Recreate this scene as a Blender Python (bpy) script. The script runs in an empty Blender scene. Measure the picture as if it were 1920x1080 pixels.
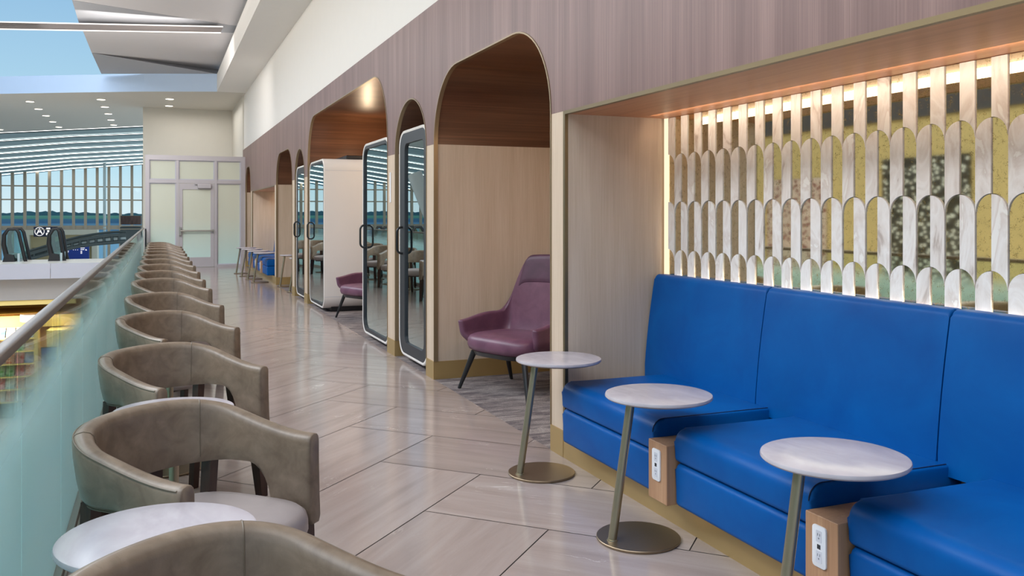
import bpy, bmesh, math, random
from mathutils import Vector, Matrix
random.seed(7)
C = bpy.context.scene.collection
PI = math.pi

# ------------------------------------------------------------------ materials
def lin(c):
    return tuple((v/12.92 if v <= 0.04045 else ((v+0.055)/1.055)**2.4) for v in c)
def rgb(r, g, b):
    return lin((r/255, g/255, b/255)) + (1.0,)

class NT:
    def __init__(s, name):
        s.m = bpy.data.materials.new(name); s.m.use_nodes = True
        s.t = s.m.node_tree; s.t.nodes.clear()
        s.out = s.n('ShaderNodeOutputMaterial')
    def n(s, typ, ins=None, **kw):
        x = s.t.nodes.new(typ)
        for k, v in kw.items(): setattr(x, k, v)
        for k, v in (ins or {}).items():
            if isinstance(v, bpy.types.NodeSocket): s.t.links.new(v, x.inputs[k])
            else: x.inputs[k].default_value = v
        return x
    def ramp(s, fac, stops, interp='LINEAR'):
        r = s.n('ShaderNodeValToRGB', {'Fac': fac}); r.color_ramp.interpolation = interp
        e = r.color_ramp.elements
        while len(e) < len(stops): e.new(0.5)
        for el, (p, c) in zip(e, stops): el.position = p; el.color = c
        return r.outputs['Color']
    def coords(s, kind='Object', scale=(1, 1, 1), rot=(0, 0, 0)):
        tc = s.n('ShaderNodeTexCoord')
        mp = s.n('ShaderNodeMapping', {'Vector': tc.outputs[kind], 'Scale': scale, 'Rotation': rot})
        return mp.outputs['Vector']
    def noise(s, vec, scale=5, detail=4, rough=0.5, dist=0.0):
        return s.n('ShaderNodeTexNoise', {'Vector': vec, 'Scale': scale, 'Detail': detail, 'Roughness': rough, 'Distortion': dist}).outputs['Fac']
    def mixc(s, f, a, b):
        x = s.n('ShaderNodeMix', data_type='RGBA')
        for i, v in ((0, f), (6, a), (7, b)):
            if isinstance(v, bpy.types.NodeSocket): s.t.links.new(v, x.inputs[i])
            else: x.inputs[i].default_value = v
        return x.outputs[2]
    def bsdf(s, **kw):
        names = dict(color='Base Color', rough='Roughness', metal='Metallic', spec='Specular IOR Level', normal='Normal', emit='Emission Color', es='Emission Strength', coat='Coat Weight', cr='Coat Roughness', sheen='Sheen Weight', trans='Transmission Weight')
        return s.n('ShaderNodeBsdfPrincipled', {names[k]: v for k, v in kw.items()})
    def bump(s, h, strength=0.2, dist=0.01):
        return s.n('ShaderNodeBump', {'Height': h, 'Strength': strength, 'Distance': dist}).outputs['Normal']
    def done(s, sh):
        s.t.links.new(sh.outputs[0], s.out.inputs['Surface']); return s.m

def plain(name, col, rough=0.5, metal=0.0, spec=0.5, var=0.04, vs=6.0):
    t = NT(name); f = t.noise(t.coords(), vs, 3)
    a = tuple(max(0, c*(1-var)) for c in col[:3]) + (1,); b = tuple(c*(1+var) for c in col[:3]) + (1,)
    return t.done(t.bsdf(color=t.mixc(f, a, b), rough=rough, metal=metal, spec=spec))

def wood(name, stops, grain, rough=0.45, bump=0.05, big=0.6, spec=0.4):
    # grain: stretch of the fine line pattern per axis
    t = NT(name)
    f = t.noise(t.coords(scale=grain), 1.0, 6, 0.65)
    g = t.noise(t.coords(scale=tuple(k*0.08+0.4 for k in grain)), 1.0, 3)
    m = t.n('ShaderNodeMath', {0: f, 1: g}, operation='ADD').outputs[0]
    m = t.n('ShaderNodeMath', {0: m, 1: 0.5}, operation='MULTIPLY').outputs[0]
    return t.done(t.bsdf(color=t.ramp(m, stops), rough=rough, spec=spec, normal=t.bump(f, bump, 0.004)))

def leather(name, c1, c2, rough=0.4, spec=0.5, scale=9.0):
    t = NT(name); v = t.coords()
    f = t.noise(v, scale, 6, 0.6, 0.6)
    fine = t.noise(v, 420, 2)
    col = t.ramp(f, [(0.3, c1), (0.72, c2)])
    return t.done(t.bsdf(color=col, rough=rough, spec=spec, normal=t.bump(fine, 0.08, 0.002)))

def emit(name, col, strength):
    t = NT(name); f = t.noise(t.coords(), 3, 1)
    c = t.mixc(f, col, tuple(min(1, k*1.02) for k in col[:3])+(1,))
    return t.done(t.n('ShaderNodeEmission', {'Color': c, 'Strength': strength}))

M = {}
WALN = [(0.30, rgb(98, 72, 68)), (0.5, rgb(122, 94, 89)), (0.68, rgb(148, 118, 111))]
M['walnut_v'] = wood('walnut_vertical_grain', WALN, (60, 90, 0.7), 0.42, 0.05)
M['walnut_h'] = wood('walnut_lining_grain', [(0.3, rgb(72, 44, 30)), (0.5, rgb(98, 64, 45)), (0.7, rgb(124, 84, 60))], (0.8, 30, 60), 0.35, 0.04)
M['soffit'] = wood('warm_soffit_wood', [(0.3, rgb(164, 108, 72)), (0.5, rgb(188, 128, 90)), (0.7, rgb(208, 150, 110))], (30, 0.9, 40), 0.4, 0.03)
M['beige'] = wood('beige_vinyl_wall', [(0.3, rgb(186, 163, 140)), (0.5, rgb(199, 177, 155)), (0.7, rgb(211, 191, 171))], (120, 120, 3), 0.6, 0.12)
M['oak'] = wood('oak_veneer', [(0.3, rgb(158, 116, 84)), (0.5, rgb(182, 138, 104)), (0.7, rgb(200, 158, 122))], (60, 130, 2), 0.45, 0.05)
M['white_paint'] = plain('white_wall_paint', rgb(226, 222, 218), 0.7, var=0.015)
M['cream_paint'] = plain('cream_wall_paint', rgb(202, 197, 188), 0.7, var=0.02)
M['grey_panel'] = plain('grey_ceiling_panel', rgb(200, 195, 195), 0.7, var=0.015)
M['grey_panel_shade'] = plain('ceiling_panel_shade_tone', rgb(160, 160, 164), 0.7, var=0.015)  # panel grey darkened: shade on the skylight folds painted in
M['skylit_panel'] = plain('white_face_sky_tint', rgb(178, 196, 220), 0.7, var=0.015)  # white paint with the sky's blue cast put into its colour
M['dark_gap'] = plain('dark_shadow_gap', rgb(60, 56, 56), 0.8)
M['gold'] = plain('brushed_gold_kick', rgb(186, 156, 104), 0.4, 0.6, var=0.1, vs=4)
M['trim_gold'] = plain('dull_gold_edge', rgb(146, 126, 98), 0.4, 0.6)
M['bronze'] = plain('bronze_trim', rgb(128, 112, 84), 0.38, 0.8, var=0.06)
M['stem'] = plain('champagne_metal', rgb(168, 156, 132), 0.34, 0.85, var=0.05)
M['base_metal'] = plain('satin_bronze_disc', rgb(142, 124, 102), 0.36, 0.85, var=0.08)
M['rail_wood'] = wood('handrail_brown', [(0.3, rgb(74, 62, 57)), (0.5, rgb(92, 80, 74)), (0.7, rgb(108, 96, 89))], (80, 2, 80), 0.28, 0.03, spec=0.6)
M['blue'] = leather('royal_blue_vinyl', rgb(0, 72, 140), rgb(0, 86, 156), 0.42, 0.15, 3.0)
M['taupe'] = leather('taupe_leather', rgb(106, 89, 73), rgb(136, 118, 100), 0.36, 0.45, 14.0)
M['seat_grey'] = leather('pale_greige_seat', rgb(150, 139, 136), rgb(162, 150, 147), 0.38, 0.45, 5.0)
M['piping'] = plain('taupe_piping', rgb(104, 90, 74), 0.5)
M['navy_seam'] = plain('dark_navy_seam', rgb(6, 30, 66), 0.6)
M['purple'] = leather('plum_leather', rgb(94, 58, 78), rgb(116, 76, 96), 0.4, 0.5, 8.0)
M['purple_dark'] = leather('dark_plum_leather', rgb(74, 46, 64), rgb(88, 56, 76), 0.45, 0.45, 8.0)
M['black'] = plain('black_powdercoat', rgb(26, 24, 26), 0.4)
M['gasket'] = plain('charcoal_gasket', rgb(42, 43, 48), 0.45)
M['leg_wood'] = wood('dark_walnut_leg', [(0.3, rgb(44, 28, 22)), (0.5, rgb(60, 38, 30)), (0.7, rgb(78, 52, 40))], (60, 60, 3), 0.35, 0.03)
M['pod_white'] = plain('white_pod_shell', rgb(226, 218, 212), 0.35, var=0.01)
M['pod_inside'] = plain('grey_pod_lining', rgb(120, 120, 122), 0.8, var=0.1, vs=40)
M['alum'] = plain('anodised_frame', rgb(188, 180, 182), 0.4, 0.3, var=0.02)
M['outlet_white'] = plain('white_plastic', rgb(240, 240, 244), 0.35, var=0.01)
M['outlet_dark'] = plain('socket_dark', rgb(50, 50, 54), 0.5)
M['outlet_grey'] = plain('socket_grey', rgb(216, 216, 224), 0.5)
M['slot_dark'] = plain('socket_slot', rgb(130, 130, 138), 0.5)
M['steel'] = plain('brushed_steel', rgb(176, 172, 164), 0.3, 0.8)
M['led_warm'] = emit('warm_led_channel', rgb(255, 232, 196), 1.25)
M['led_white'] = emit('white_led', rgb(255, 250, 244), 5.0)
M['slot_grey'] = plain('light_slot_grey', rgb(120, 112, 110), 0.8)
M['led_line'] = emit('slim_led_line', rgb(255, 248, 240), 1.7)
M['downlight'] = emit('downlight_glow', rgb(255, 246, 226), 6.0)
M['slat'] = plain('teal_grey_slats', rgb(150, 172, 176), 0.5, 0.0, var=0.1, vs=0.6)
M['slat_dark'] = plain('dark_slat_gap', rgb(48, 66, 70), 0.6)
M['mullion'] = plain('taupe_mullion', rgb(170, 158, 140), 0.5)
M['slab'] = plain('lavender_grey_fascia', rgb(186, 184, 194), 0.5, var=0.03, vs=0.8)
M['slab_under'] = plain('grey_bulkhead', rgb(176, 170, 168), 0.7)
M['portal'] = plain('pale_stone_portal', rgb(214, 210, 192), 0.7)
M['portal_in'] = plain('tan_portal_interior', rgb(196, 182, 144), 0.7)
M['navy'] = plain('navy_sign_face', rgb(14, 30, 66), 0.4)
M['board'] = plain('blue_display', rgb(16, 60, 150), 0.3)
M['sign_white'] = emit('sign_white', rgb(250, 250, 250), 1.0)
M['esc_dark'] = plain('escalator_truss', rgb(70, 82, 84), 0.5)
M['esc_silver'] = plain('escalator_panel', rgb(182, 196, 198), 0.35, 0.3)
M['amber'] = plain('amber_shop_ceiling', rgb(206, 146, 48), 0.6)
M['amber_pale'] = plain('pale_yellow_shop_band', rgb(250, 222, 140), 0.6)
M['brown_clad'] = wood('brown_brick_cladding', [(0.35, rgb(62, 48, 46)), (0.6, rgb(100, 78, 72))], (12, 12, 3), 0.7)
M['slate'] = plain('slate_panel', rgb(74, 84, 86), 0.6)
M['tan_wall'] = plain('tan_store_wall', rgb(210, 184, 124), 0.7, var=0.1)
M['band_dark'] = plain('slate_blue_band', rgb(62, 66, 76), 0.7, var=0.1)
M['trees'] = plain('distant_foliage', rgb(88, 120, 128), 0.9, var=0.35, vs=0.06)
M['lower_floor'] = plain('pale_lower_floor', rgb(226, 220, 212), 0.3)
M['grout'] = plain('floor_joint', rgb(74, 64, 58), 0.9)

def m_floor():
    t = NT('limestone_tile')
    uv = t.n('ShaderNodeUVMap', uv_map='UVMap').outputs['UV']
    rnd = t.n('ShaderNodeUVMap', uv_map='Rand').outputs['UV']
    sx = t.n('ShaderNodeSeparateXYZ', {'Vector': rnd})
    mp = t.n('ShaderNodeMapping', {'Vector': uv, 'Scale': (0.7, 7.0, 1)})
    f = t.noise(mp.outputs[0], 1.6, 6, 0.6, 0.5)
    base = t.ramp(f, [(0.25, rgb(147, 132, 126)), (0.5, rgb(159, 144, 138)), (0.75, rgb(168, 155, 149))])
    tint = t.mixc(sx.outputs['X'], (0.9, 0.89, 0.88, 1), (1.04, 1.03, 1.02, 1))
    mul = t.n('ShaderNodeMix', data_type='RGBA', blend_type='MULTIPLY'); mul.inputs[0].default_value = 1
    t.t.links.new(base, mul.inputs[6]); t.t.links.new(tint, mul.inputs[7])
    mp2 = t.n('ShaderNodeMapping', {'Vector': uv, 'Scale': (0.5, 2.2, 1), 'Rotation': (0, 0, 0.25)})
    w = t.noise(mp2.outputs[0], 2.2, 5, 0.55, 1.6)
    vein = t.ramp(w, [(0.492, (0, 0, 0, 1)), (0.5, (1, 1, 1, 1)), (0.508, (0, 0, 0, 1))])
    msk = t.ramp(t.noise(uv, 2.3, 2), [(0.55, (0, 0, 0, 1)), (0.7, (0.55, 0.55, 0.55, 1))])
    vm = t.n('ShaderNodeMath', {0: vein, 1: msk}, operation='MULTIPLY').outputs[0]
    col = t.mixc(vm, mul.outputs[2], rgb(232, 224, 216))
    sp = t.noise(uv, 130, 2)
    col = t.mixc(t.ramp(sp, [(0.62, (0, 0, 0, 1)), (0.75, (0.25, 0.25, 0.25, 1))]), col, rgb(130, 116, 104))
    return t.done(t.bsdf(color=col, rough=0.14, spec=0.5))
M['tile'] = m_floor()

def m_carpet():
    t = NT('streaked_grey_carpet')
    f = t.noise(t.coords(scale=(3.0, 10, 1), rot=(0, 0, 0.5)), 1.2, 6, 0.7, 0.8)
    g = t.noise(t.coords(), 160, 2)
    col = t.ramp(f, [(0.35, rgb(92, 84, 86)), (0.5, rgb(136, 126, 124)), (0.62, rgb(168, 158, 152))])
    col = t.mixc(t.ramp(g, [(0.45, (0.5, 0.5, 0.5, 1)), (0.65, (0, 0, 0, 1))]), col, rgb(74, 68, 72))
    return t.done(t.bsdf(color=col, rough=0.95, spec=0.1, normal=t.bump(g, 0.5, 0.006)))
M['carpet'] = m_carpet()

def m_marble(name, uvmode):
    t = NT(name)
    v = t.n('ShaderNodeUVMap', uv_map='UVMap').outputs['UV'] if uvmode else t.coords()
    mp = t.n('ShaderNodeMapping', {'Vector': v, 'Scale': (2.4, 1.0, 1.0), 'Rotation': (0, 0, 0.5)}).outputs[0]
    w = t.noise(mp, 3.6 if uvmode else 3, 5, 0.55, 1.4)
    c = t.ramp(w, [(0.30, rgb(190, 176, 168)), (0.37, rgb(228, 220, 215)), (0.5, rgb(240, 235, 232)), (0.63, rgb(222, 212, 206)), (0.66, rgb(242, 238, 234))]) if uvmode else \
        t.ramp(w, [(0.3, rgb(172, 164, 169)), (0.5, rgb(182, 174, 179)), (0.7, rgb(191, 184, 188))])
    return t.done(t.bsdf(color=c, rough=0.25, spec=0.5))
M['marble_tile'] = m_marble('veined_marble', True)
M['marble_top'] = m_marble('white_marble_top', False)

def m_mirror():
    t = NT('antique_speckled_mirror'); v = t.coords()
    sp = t.noise(v, 230, 4, 0.7)
    cl = t.noise(v, 40, 5, 0.7)
    k = t.n('ShaderNodeMath', {0: sp, 1: cl}, operation='ADD').outputs[0]
    fac = t.ramp(k, [(0.96, (0.10, 0.10, 0.10, 1)), (1.0, (0.10, 0.10, 0.10, 1))])
    fac = t.ramp(t.n('ShaderNodeMath', {0: k, 1: 0.5}, operation='MULTIPLY').outputs[0], [(0.53, (0.12, 0.12, 0.12, 1)), (0.61, (0.7, 0.7, 0.7, 1))])
    g = t.n('ShaderNodeBsdfGlossy', {'Color': (0.82, 0.76, 0.58, 1), 'Roughness': 0.03})
    d = t.n('ShaderNodeBsdfDiffuse', {'Color': rgb(126, 108, 62)})
    return t.done(t.n('ShaderNodeMixShader', {0: fac, 1: g.outputs[0], 2: d.outputs[0]}))
M['mirror'] = m_mirror()

def m_glass(name, tint, refl, rough=0.0):
    t = NT(name)
    lw = t.n('ShaderNodeLayerWeight', {'Blend': 0.25}).outputs['Fresnel']
    f = t.n('ShaderNodeMath', {0: lw, 1: refl}, operation='ADD'); f.use_clamp = True
    tr = t.n('ShaderNodeBsdfTransparent', {'Color': tint})
    gl = t.n('ShaderNodeBsdfGlossy', {'Color': (0.86, 0.95, 0.95, 1), 'Roughness': rough})
    return t.done(t.n('ShaderNodeMixShader', {0: f.outputs[0], 1: tr.outputs[0], 2: gl.outputs[0]}))
M['pod_glass'] = m_glass('reflective_pod_glass', (0.5, 0.53, 0.52, 1), 0.55)
M['clear_glass'] = m_glass('clear_teal_glass', (0.97, 1.0, 1.0, 1), -0.015)
M['esc_glass'] = m_glass('escalator_glass', (0.66, 0.84, 0.82, 1), 0.08)

def m_frost(name, z0, z1, col, flip=False, clear=(0.9, 0.96, 0.95, 1), low=1.0, transl=0.5):
    t = NT(name)
    geo = t.n('ShaderNodeNewGeometry').outputs['Position']
    z = t.n('ShaderNodeSeparateXYZ', {'Vector': geo}).outputs['Z']
    f = t.n('ShaderNodeMapRange', {0: z, 1: z0, 2: z1, 3: low, 4: 0.0}, interpolation_type='SMOOTHSTEP').outputs[0]
    lw = t.n('ShaderNodeLayerWeight', {'Blend': 0.12}).outputs['Fresnel']
    lw = t.n('ShaderNodeMath', {0: lw, 1: 0.8}, operation='MULTIPLY').outputs[0]
    tr = t.n('ShaderNodeBsdfTransparent', {'Color': clear})
    df = t.n('ShaderNodeBsdfDiffuse', {'Color': col}); tl = t.n('ShaderNodeBsdfTranslucent', {'Color': col})
    fr = t.n('ShaderNodeMixShader', {0: transl, 1: df.outputs[0], 2: tl.outputs[0]})
    body = t.n('ShaderNodeMixShader', {0: f, 1: tr.outputs[0], 2: fr.outputs[0]})
    gr = t.n('ShaderNodeMapRange', {0: f, 1: 0.0, 2: 1.0, 3: 0.0, 4: 0.32}).outputs[0]
    gl = t.n('ShaderNodeBsdfGlossy', {'Color': (0.9, 0.95, 0.95, 1), 'Roughness': gr})
    return t.done(t.n('ShaderNodeMixShader', {0: lw, 1: body.outputs[0], 2: gl.outputs[0]}))
M['rail_glass'] = m_frost('frosted_gradient_glass', 0.70, 0.93, rgb(218, 245, 246))
M['door_glass'] = m_frost('frosted_door_glass', 8, 9, rgb(206, 214, 200), transl=0.35)

def m_doorglass():
    t = NT('frosted_partition_glass')
    z = t.n('ShaderNodeSeparateXYZ', {'Vector': t.n('ShaderNodeNewGeometry').outputs['Position']}).outputs['Z']
    k = t.n('ShaderNodeMapRange', {0: z, 1: 0.2, 2: 1.3, 3: 0.0, 4: 1.0}).outputs[0]
    col = t.ramp(k, [(0.0, rgb(196, 220, 212)), (1.0, rgb(208, 208, 190))])
    return t.done(t.bsdf(color=col, rough=0.28, spec=0.5))
M['door_glass'] = m_doorglass()

def m_ground():
    t = NT('airfield_ground')
    y = t.n('ShaderNodeSeparateXYZ', {'Vector': t.n('ShaderNodeNewGeometry').outputs['Position']}).outputs['Y']
    k = t.n('ShaderNodeMapRange', {0: y, 1: 70.0, 2: 1200.0, 3: 0.0, 4: 1.0}).outputs[0]
    n = t.noise(t.coords(scale=(0.004, 0.05, 1)), 1.0, 4, 0.6)
    k = t.n('ShaderNodeMath', {0: k, 1: t.n('ShaderNodeMath', {0: n, 1: 0.12}, operation='MULTIPLY').outputs[0]}, operation='ADD').outputs[0]
    c = t.ramp(k, [(0.12, rgb(196, 212, 212)), (0.22, rgb(92, 130, 150)), (0.28, rgb(134, 158, 164)), (0.33, rgb(62, 100, 124)), (0.45, rgb(76, 116, 124)), (0.52, rgb(112, 154, 112)), (0.85, rgb(126, 164, 124))])
    return t.done(t.bsdf(color=c, rough=0.8, spec=0.1))
M['ground'] = m_ground()

def m_spots(name, a, b, scale, vor=True):
    t = NT(name); v = t.coords()
    d = t.n('ShaderNodeTexVoronoi', {'Vector': v, 'Scale': scale}).outputs['Distance']
    return t.done(t.bsdf(color=t.ramp(d, [(0.36, a), (0.42, b)]), rough=0.6))
M['polka'] = m_spots('black_white_polka', rgb(226, 226, 214), rgb(18, 18, 18), 7.5)
M['leopard'] = m_spots('red_rosette_pattern', rgb(120, 40, 40), rgb(214, 190, 176), 6.0)

# ------------------------------------------------------------------ mesh builder
class MB:
    def __init__(s): s.bm = bmesh.new(); s.mi = 0
    def face(s, vs):
        try:
            f = s.bm.faces.new(vs); f.material_index = s.mi; return f
        except ValueError: return None
    def poly(s, pts): return s.face([s.bm.verts.new(p) for p in pts])
    def box(s, x0, x1, y0, y1, z0, z1, bev=0, seg=3):
        v = [s.bm.verts.new((x, y, z)) for x in (x0, x1) for y in (y0, y1) for z in (z0, z1)]
        fs = [s.face([v[i] for i in q]) for q in ((0, 1, 3, 2), (4, 6, 7, 5), (0, 4, 5, 1), (2, 3, 7, 6), (0, 2, 6, 4), (1, 5, 7, 3))]
        if bev:
            es = list({e for f in fs for e in f.edges})
            bmesh.ops.bevel(s.bm, geom=es, offset=bev, segments=seg, profile=0.6, affect='EDGES', clamp_overlap=True)
        return s
    def prism(s, poly, axis, a0, a1, bev=0, seg=2):
        def P(p, a):
            return {'x': (a, p[0], p[1]), 'y': (p[0], a, p[1]), 'z': (p[0], p[1], a)}[axis]
        A = [s.bm.verts.new(P(p, a0)) for p in poly]; B = [s.bm.verts.new(P(p, a1)) for p in poly]
        n = len(poly); fs = [s.face(A[::-1]), s.face(B)]
        for i in range(n): s.face([A[i], A[(i+1) % n], B[(i+1) % n], B[i]])
        if bev:
            es = [e for f in fs if f for e in f.edges]
            bmesh.ops.bevel(s.bm, geom=list(set(es)), offset=bev, segments=seg, profile=0.6, affect='EDGES', clamp_overlap=True)
        return s
    def ring(s, outer, inner, axis, a0, a1):
        def P(p, a): return {'x': (a, p[0], p[1]), 'y': (p[0], a, p[1]), 'z': (p[0], p[1], a)}[axis]
        n = len(outer)
        V = [[s.bm.verts.new(P(p, a)) for p in L] for L, a in ((outer, a0), (inner, a0), (inner, a1), (outer, a1))]
        for i in range(n):
            j = (i+1) % n
            for k in range(4):
                s.face([V[k][i], V[k][j], V[(k+1) % 4][j], V[(k+1) % 4][i]])
        return s
    def grid(s, rows, cu=False, cv=False):
        V = [[s.bm.verts.new(p) for p in r] for r in rows]
        R, n = len(V), len(V[0])
        for i in range(R if cv else R-1):
            for j in range(n if cu else n-1):
                s.face([V[i][j], V[i][(j+1) % n], V[(i+1) % R][(j+1) % n], V[(i+1) % R][j]])
        return V
    def tube(s, pts, r, seg=10, closed=False):
        pts = [Vector(p) for p in pts]; n = len(pts); rows = []
        ref = None
        for i, p in enumerate(pts):
            a = pts[(i-1) % n] if (closed or i > 0) else p
            b = pts[(i+1) % n] if (closed or i < n-1) else p
            d = (b-a).normalized()
            if ref is None:
                ref = Vector((0, 0, 1)) if abs(d.z) < 0.9 else Vector((1, 0, 0))
            u = (ref - d*ref.dot(d))
            if u.length < 1e-5: u = d.orthogonal()
            u.normalize(); w = d.cross(u); ref = u
            rr = r[i] if isinstance(r, (list, tuple)) else r
            rows.append([p + u*math.cos(2*PI*k/seg)*rr + w*math.sin(2*PI*k/seg)*rr for k in range(seg)])
        V = s.grid(rows, cu=True, cv=closed)
        if not closed: s.face(V[0][::-1]); s.face(V[-1])
        return s
    def lathe(s, prof, c=(0, 0, 0), seg=48):
        rows = [[(c[0]+r*math.cos(2*PI*k/seg), c[1]+r*math.sin(2*PI*k/seg), c[2]+z) for k in range(seg)] for r, z in prof]
        V = s.grid(rows, cu=True); s.face(V[0][::-1]); s.face(V[-1]); return s
    def bar(s, a, b, w, d=None):
        return s.tube([a, b], w, 4)
    def build(s, name, mats, parent=None, smooth=30, sub=0, solid=None):
        bmesh.ops.recalc_face_normals(s.bm, faces=s.bm.faces)
        me = bpy.data.meshes.new(name)
        o = bpy.data.objects.new(name, me)
        if parent is not None:
            L = parent_loc(parent)
            bmesh.ops.translate(s.bm, verts=s.bm.verts, vec=-L)
        else:
            # origin at the base centre
            if s.bm.verts:
                xs = [v.co.x for v in s.bm.verts]; ys = [v.co.y for v in s.bm.verts]; zs = [v.co.z for v in s.bm.verts]
                L = Vector(((min(xs)+max(xs))/2, (min(ys)+max(ys))/2, min(zs)))
                bmesh.ops.translate(s.bm, verts=s.bm.verts, vec=-L); o.location = L
        s.bm.to_mesh(me); s.bm.free()
        for m in (mats if isinstance(mats, list) else [mats]): me.materials.append(M[m])
        if smooth:
            for p in me.polygons: p.use_smooth = True
            me.set_sharp_from_angle(angle=math.radians(smooth))
        C.objects.link(o)
        if parent is not None: o.parent = parent
        if solid:
            md = o.modifiers.new('solid', 'SOLIDIFY'); md.thickness = solid; md.offset = 0
        if sub:
            md = o.modifiers.new('sub', 'SUBSURF'); md.levels = sub; md.render_levels = sub
        return o

def parent_loc(p):
    L = Vector((0, 0, 0))
    while p is not None: L = L + Vector(p.location); p = p.parent
    return L
def empty(name, loc, label=None, cat=None, group=None):
    o = bpy.data.objects.new(name, None); o.empty_display_size = 0.1; o.location = loc; C.objects.link(o)
    return tag(o, label, cat, group)
def tag(o, label=None, cat=None, group=None, kind=None):
    if label: o['label'] = label
    if cat: o['category'] = cat
    if group: o['group'] = group
    if kind: o['kind'] = kind
    return o
def st(o): o['kind'] = 'structure'; return o
def dup(root, loc, rz=0.0, label=None, group=None):
    r = root.copy(); C.objects.link(r); r.location = loc; r.rotation_euler = (0, 0, rz)
    if label: r['label'] = label
    if group: r['group'] = group
    for ch in list(root.children):
        c = ch.copy(); C.objects.link(c); c.parent = r
        for g in list(ch.children):
            d = g.copy(); C.objects.link(d); d.parent = c
    return r
def rr(a0, a1, b0, b1, r, n=8):
    out = []
    for cx, cy, t0 in ((a1-r, b1-r, 0), (a0+r, b1-r, PI/2), (a0+r, b0+r, PI), (a1-r, b0+r, 1.5*PI)):
        for k in range(n+1):
            t = t0 + PI/2*k/n; out.append((cx+r*math.cos(t), cy+r*math.sin(t)))
    return out
def arc_arch(a, b, T, ry, rz, n=14, base=None):
    """points of an arch opening going from (a, base) over the top to (b, base)"""
    pts = [(a, base)] if base is not None else []
    for k in range(n+1):
        t = PI - PI/2*k/n; pts.append((a+ry+ry*math.cos(t), T-rz+rz*math.sin(t)))
    for k in range(n+1):
        t = PI/2 - PI/2*k/n; p = (b-ry+ry*math.cos(t), T-rz+rz*math.sin(t))
        if math.hypot(p[0]-pts[-1][0], p[1]-pts[-1][1]) > 1e-4: pts.append(p)
    if base is not None: pts.append((b, base))
    return pts

W = 2.1345          # face of the right wall
DEEP = 3.6
SEAM = 1.97
Y_END = 24.2
# ------------------------------------------------------------------ floor
def make_floor():
    w = 0.617; s2 = math.sqrt(0.5); g = 0.0029
    ox, oy = 1.582, 5.215
    bm = bmesh.new(); uvs = []
    uv = bm.loops.layers.uv.new('UVMap'); rl = bm.loops.layers.uv.new('Rand')
    def tile(p0, p1, q0, q1, along):
        r1, r2 = random.random(), random.random()
        P = [(p0+g, q0+g), (p1-g, q0+g), (p1-g, q1-g), (p0+g, q1-g)]
        pts = [(ox+(p-2*w)*s2-q*s2, oy+(p-2*w)*s2+q*s2) for p, q in P]
        if max(p[0] for p in pts) < -0.5 or min(p[0] for p in pts) > W+0.1: return
        if max(p[1] for p in pts) < -3 or min(p[1] for p in pts) > Y_END: return
        f = bm.faces.new([bm.verts.new((x, y, 0)) for x, y in pts])
        for l, (p, q) in zip(f.loops, P):
            l[uv].uv = ((p-p0, q-q0) if along else (q-q0, p-p0))
            l[uv].uv += Vector((r1*37, r2*53)); l[rl].uv = (r1, r2)
    for i in range(-40, 60):
        for j in range(-40, 60):
            k = (i-j) % 4
            if k == 0: tile(i*w, (i+2)*w, j*w, (j+1)*w, True)
            elif k == 2: tile(i*w, (i+1)*w, (j-1)*w, (j+1)*w, False)
    for co, no in (((-0.42, 0, 0), (-1, 0, 0)), ((W, 0, 0), (1, 0, 0)), ((0, -2.5, 0), (0, -1, 0)), ((0, Y_END+0.05, 0), (0, 1, 0))):
        bmesh.ops.bisect_plane(bm, geom=bm.verts[:]+bm.edges[:]+bm.faces[:], plane_co=co, plane_no=no, clear_outer=True)
    me = bpy.data.meshes.new('floor'); 
    for f in bm.faces:
        if f.normal.z < 0: f.normal_flip()
    # joint bed underneath
    mb = [bm.verts.new(p) for p in ((-0.42, -2.5, -0.003), (W, -2.5, -0.003), (W, Y_END+0.05, -0.003), (-0.42, Y_END+0.05, -0.003))]
    f = bm.faces.new(mb); f.material_index = 1
    mb = [bm.verts.new(p) for p in ((-0.42, -2.5, -0.35), (W, -2.5, -0.35), (W, Y_END+0.05, -0.35), (-0.42, Y_END+0.05, -0.35))]
    f = bm.faces.new(mb); f.material_index = 1
    bm.to_mesh(me); bm.free(); me.materials.append(M['tile']); me.materials.append(M['grout'])
    o = bpy.data.objects.new('floor', me); C.objects.link(o); st(o)
make_floor()
st(MB().box(W, DEEP, 4.60, Y_END+0.4, -0.02, 0.0).build('floor_carpet', 'carpet', smooth=0))
st(MB().box(W, DEEP, -2.5, 4.60, -0.02, -0.001).build('floor_niche', 'grout', smooth=0))

# ------------------------------------------------------------------ right wall with arches
OPEN = dict(A=(4.64, 6.988, 2.56, 0.60, 0.58), B=(7.207, 8.282, 2.445, 0.5375, 0.47), C=(8.581, 13.66, 2.86, 0.62, 0.72),
            D=(13.98, 15.028, 2.465, 0.524, 0.48), E=(15.346, 17.556, 2.56, 0.58, 0.58), F=(22.698, 24.06, 2.62, 0.5, 0.6))
outline = [(-2.5, SEAM), (4.475, SEAM)]
for k in 'ABCDEF':
    a, b, T, ry, rz = OPEN[k]
    outline += arc_arch(a, b, T, ry, rz, base=SEAM)
outline += [(24.9, SEAM), (24.9, 3.15), (-2.5, 3.15)]
mb = MB().prism(outline, 'x', W, DEEP)
mb.bm.normal_update()
for f in mb.bm.faces:
    f.material_index = 0 if abs(f.normal.x) > 0.9 else 1
st(mb.build('wall_right', ['walnut_v', 'walnut_h'], smooth=25))
st(MB().box(DEEP, DEEP+0.1, -2.5, 25, 0, 3.15).build('wall_back', 'beige', smooth=0))
mb = MB(); mb.box(DEEP-0.02, DEEP-0.001, 8.4, 13.8, SEAM, 3.1); mb.box(DEEP-0.02, DEEP-0.001, 4.6, 7.0, SEAM, 3.0)
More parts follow.
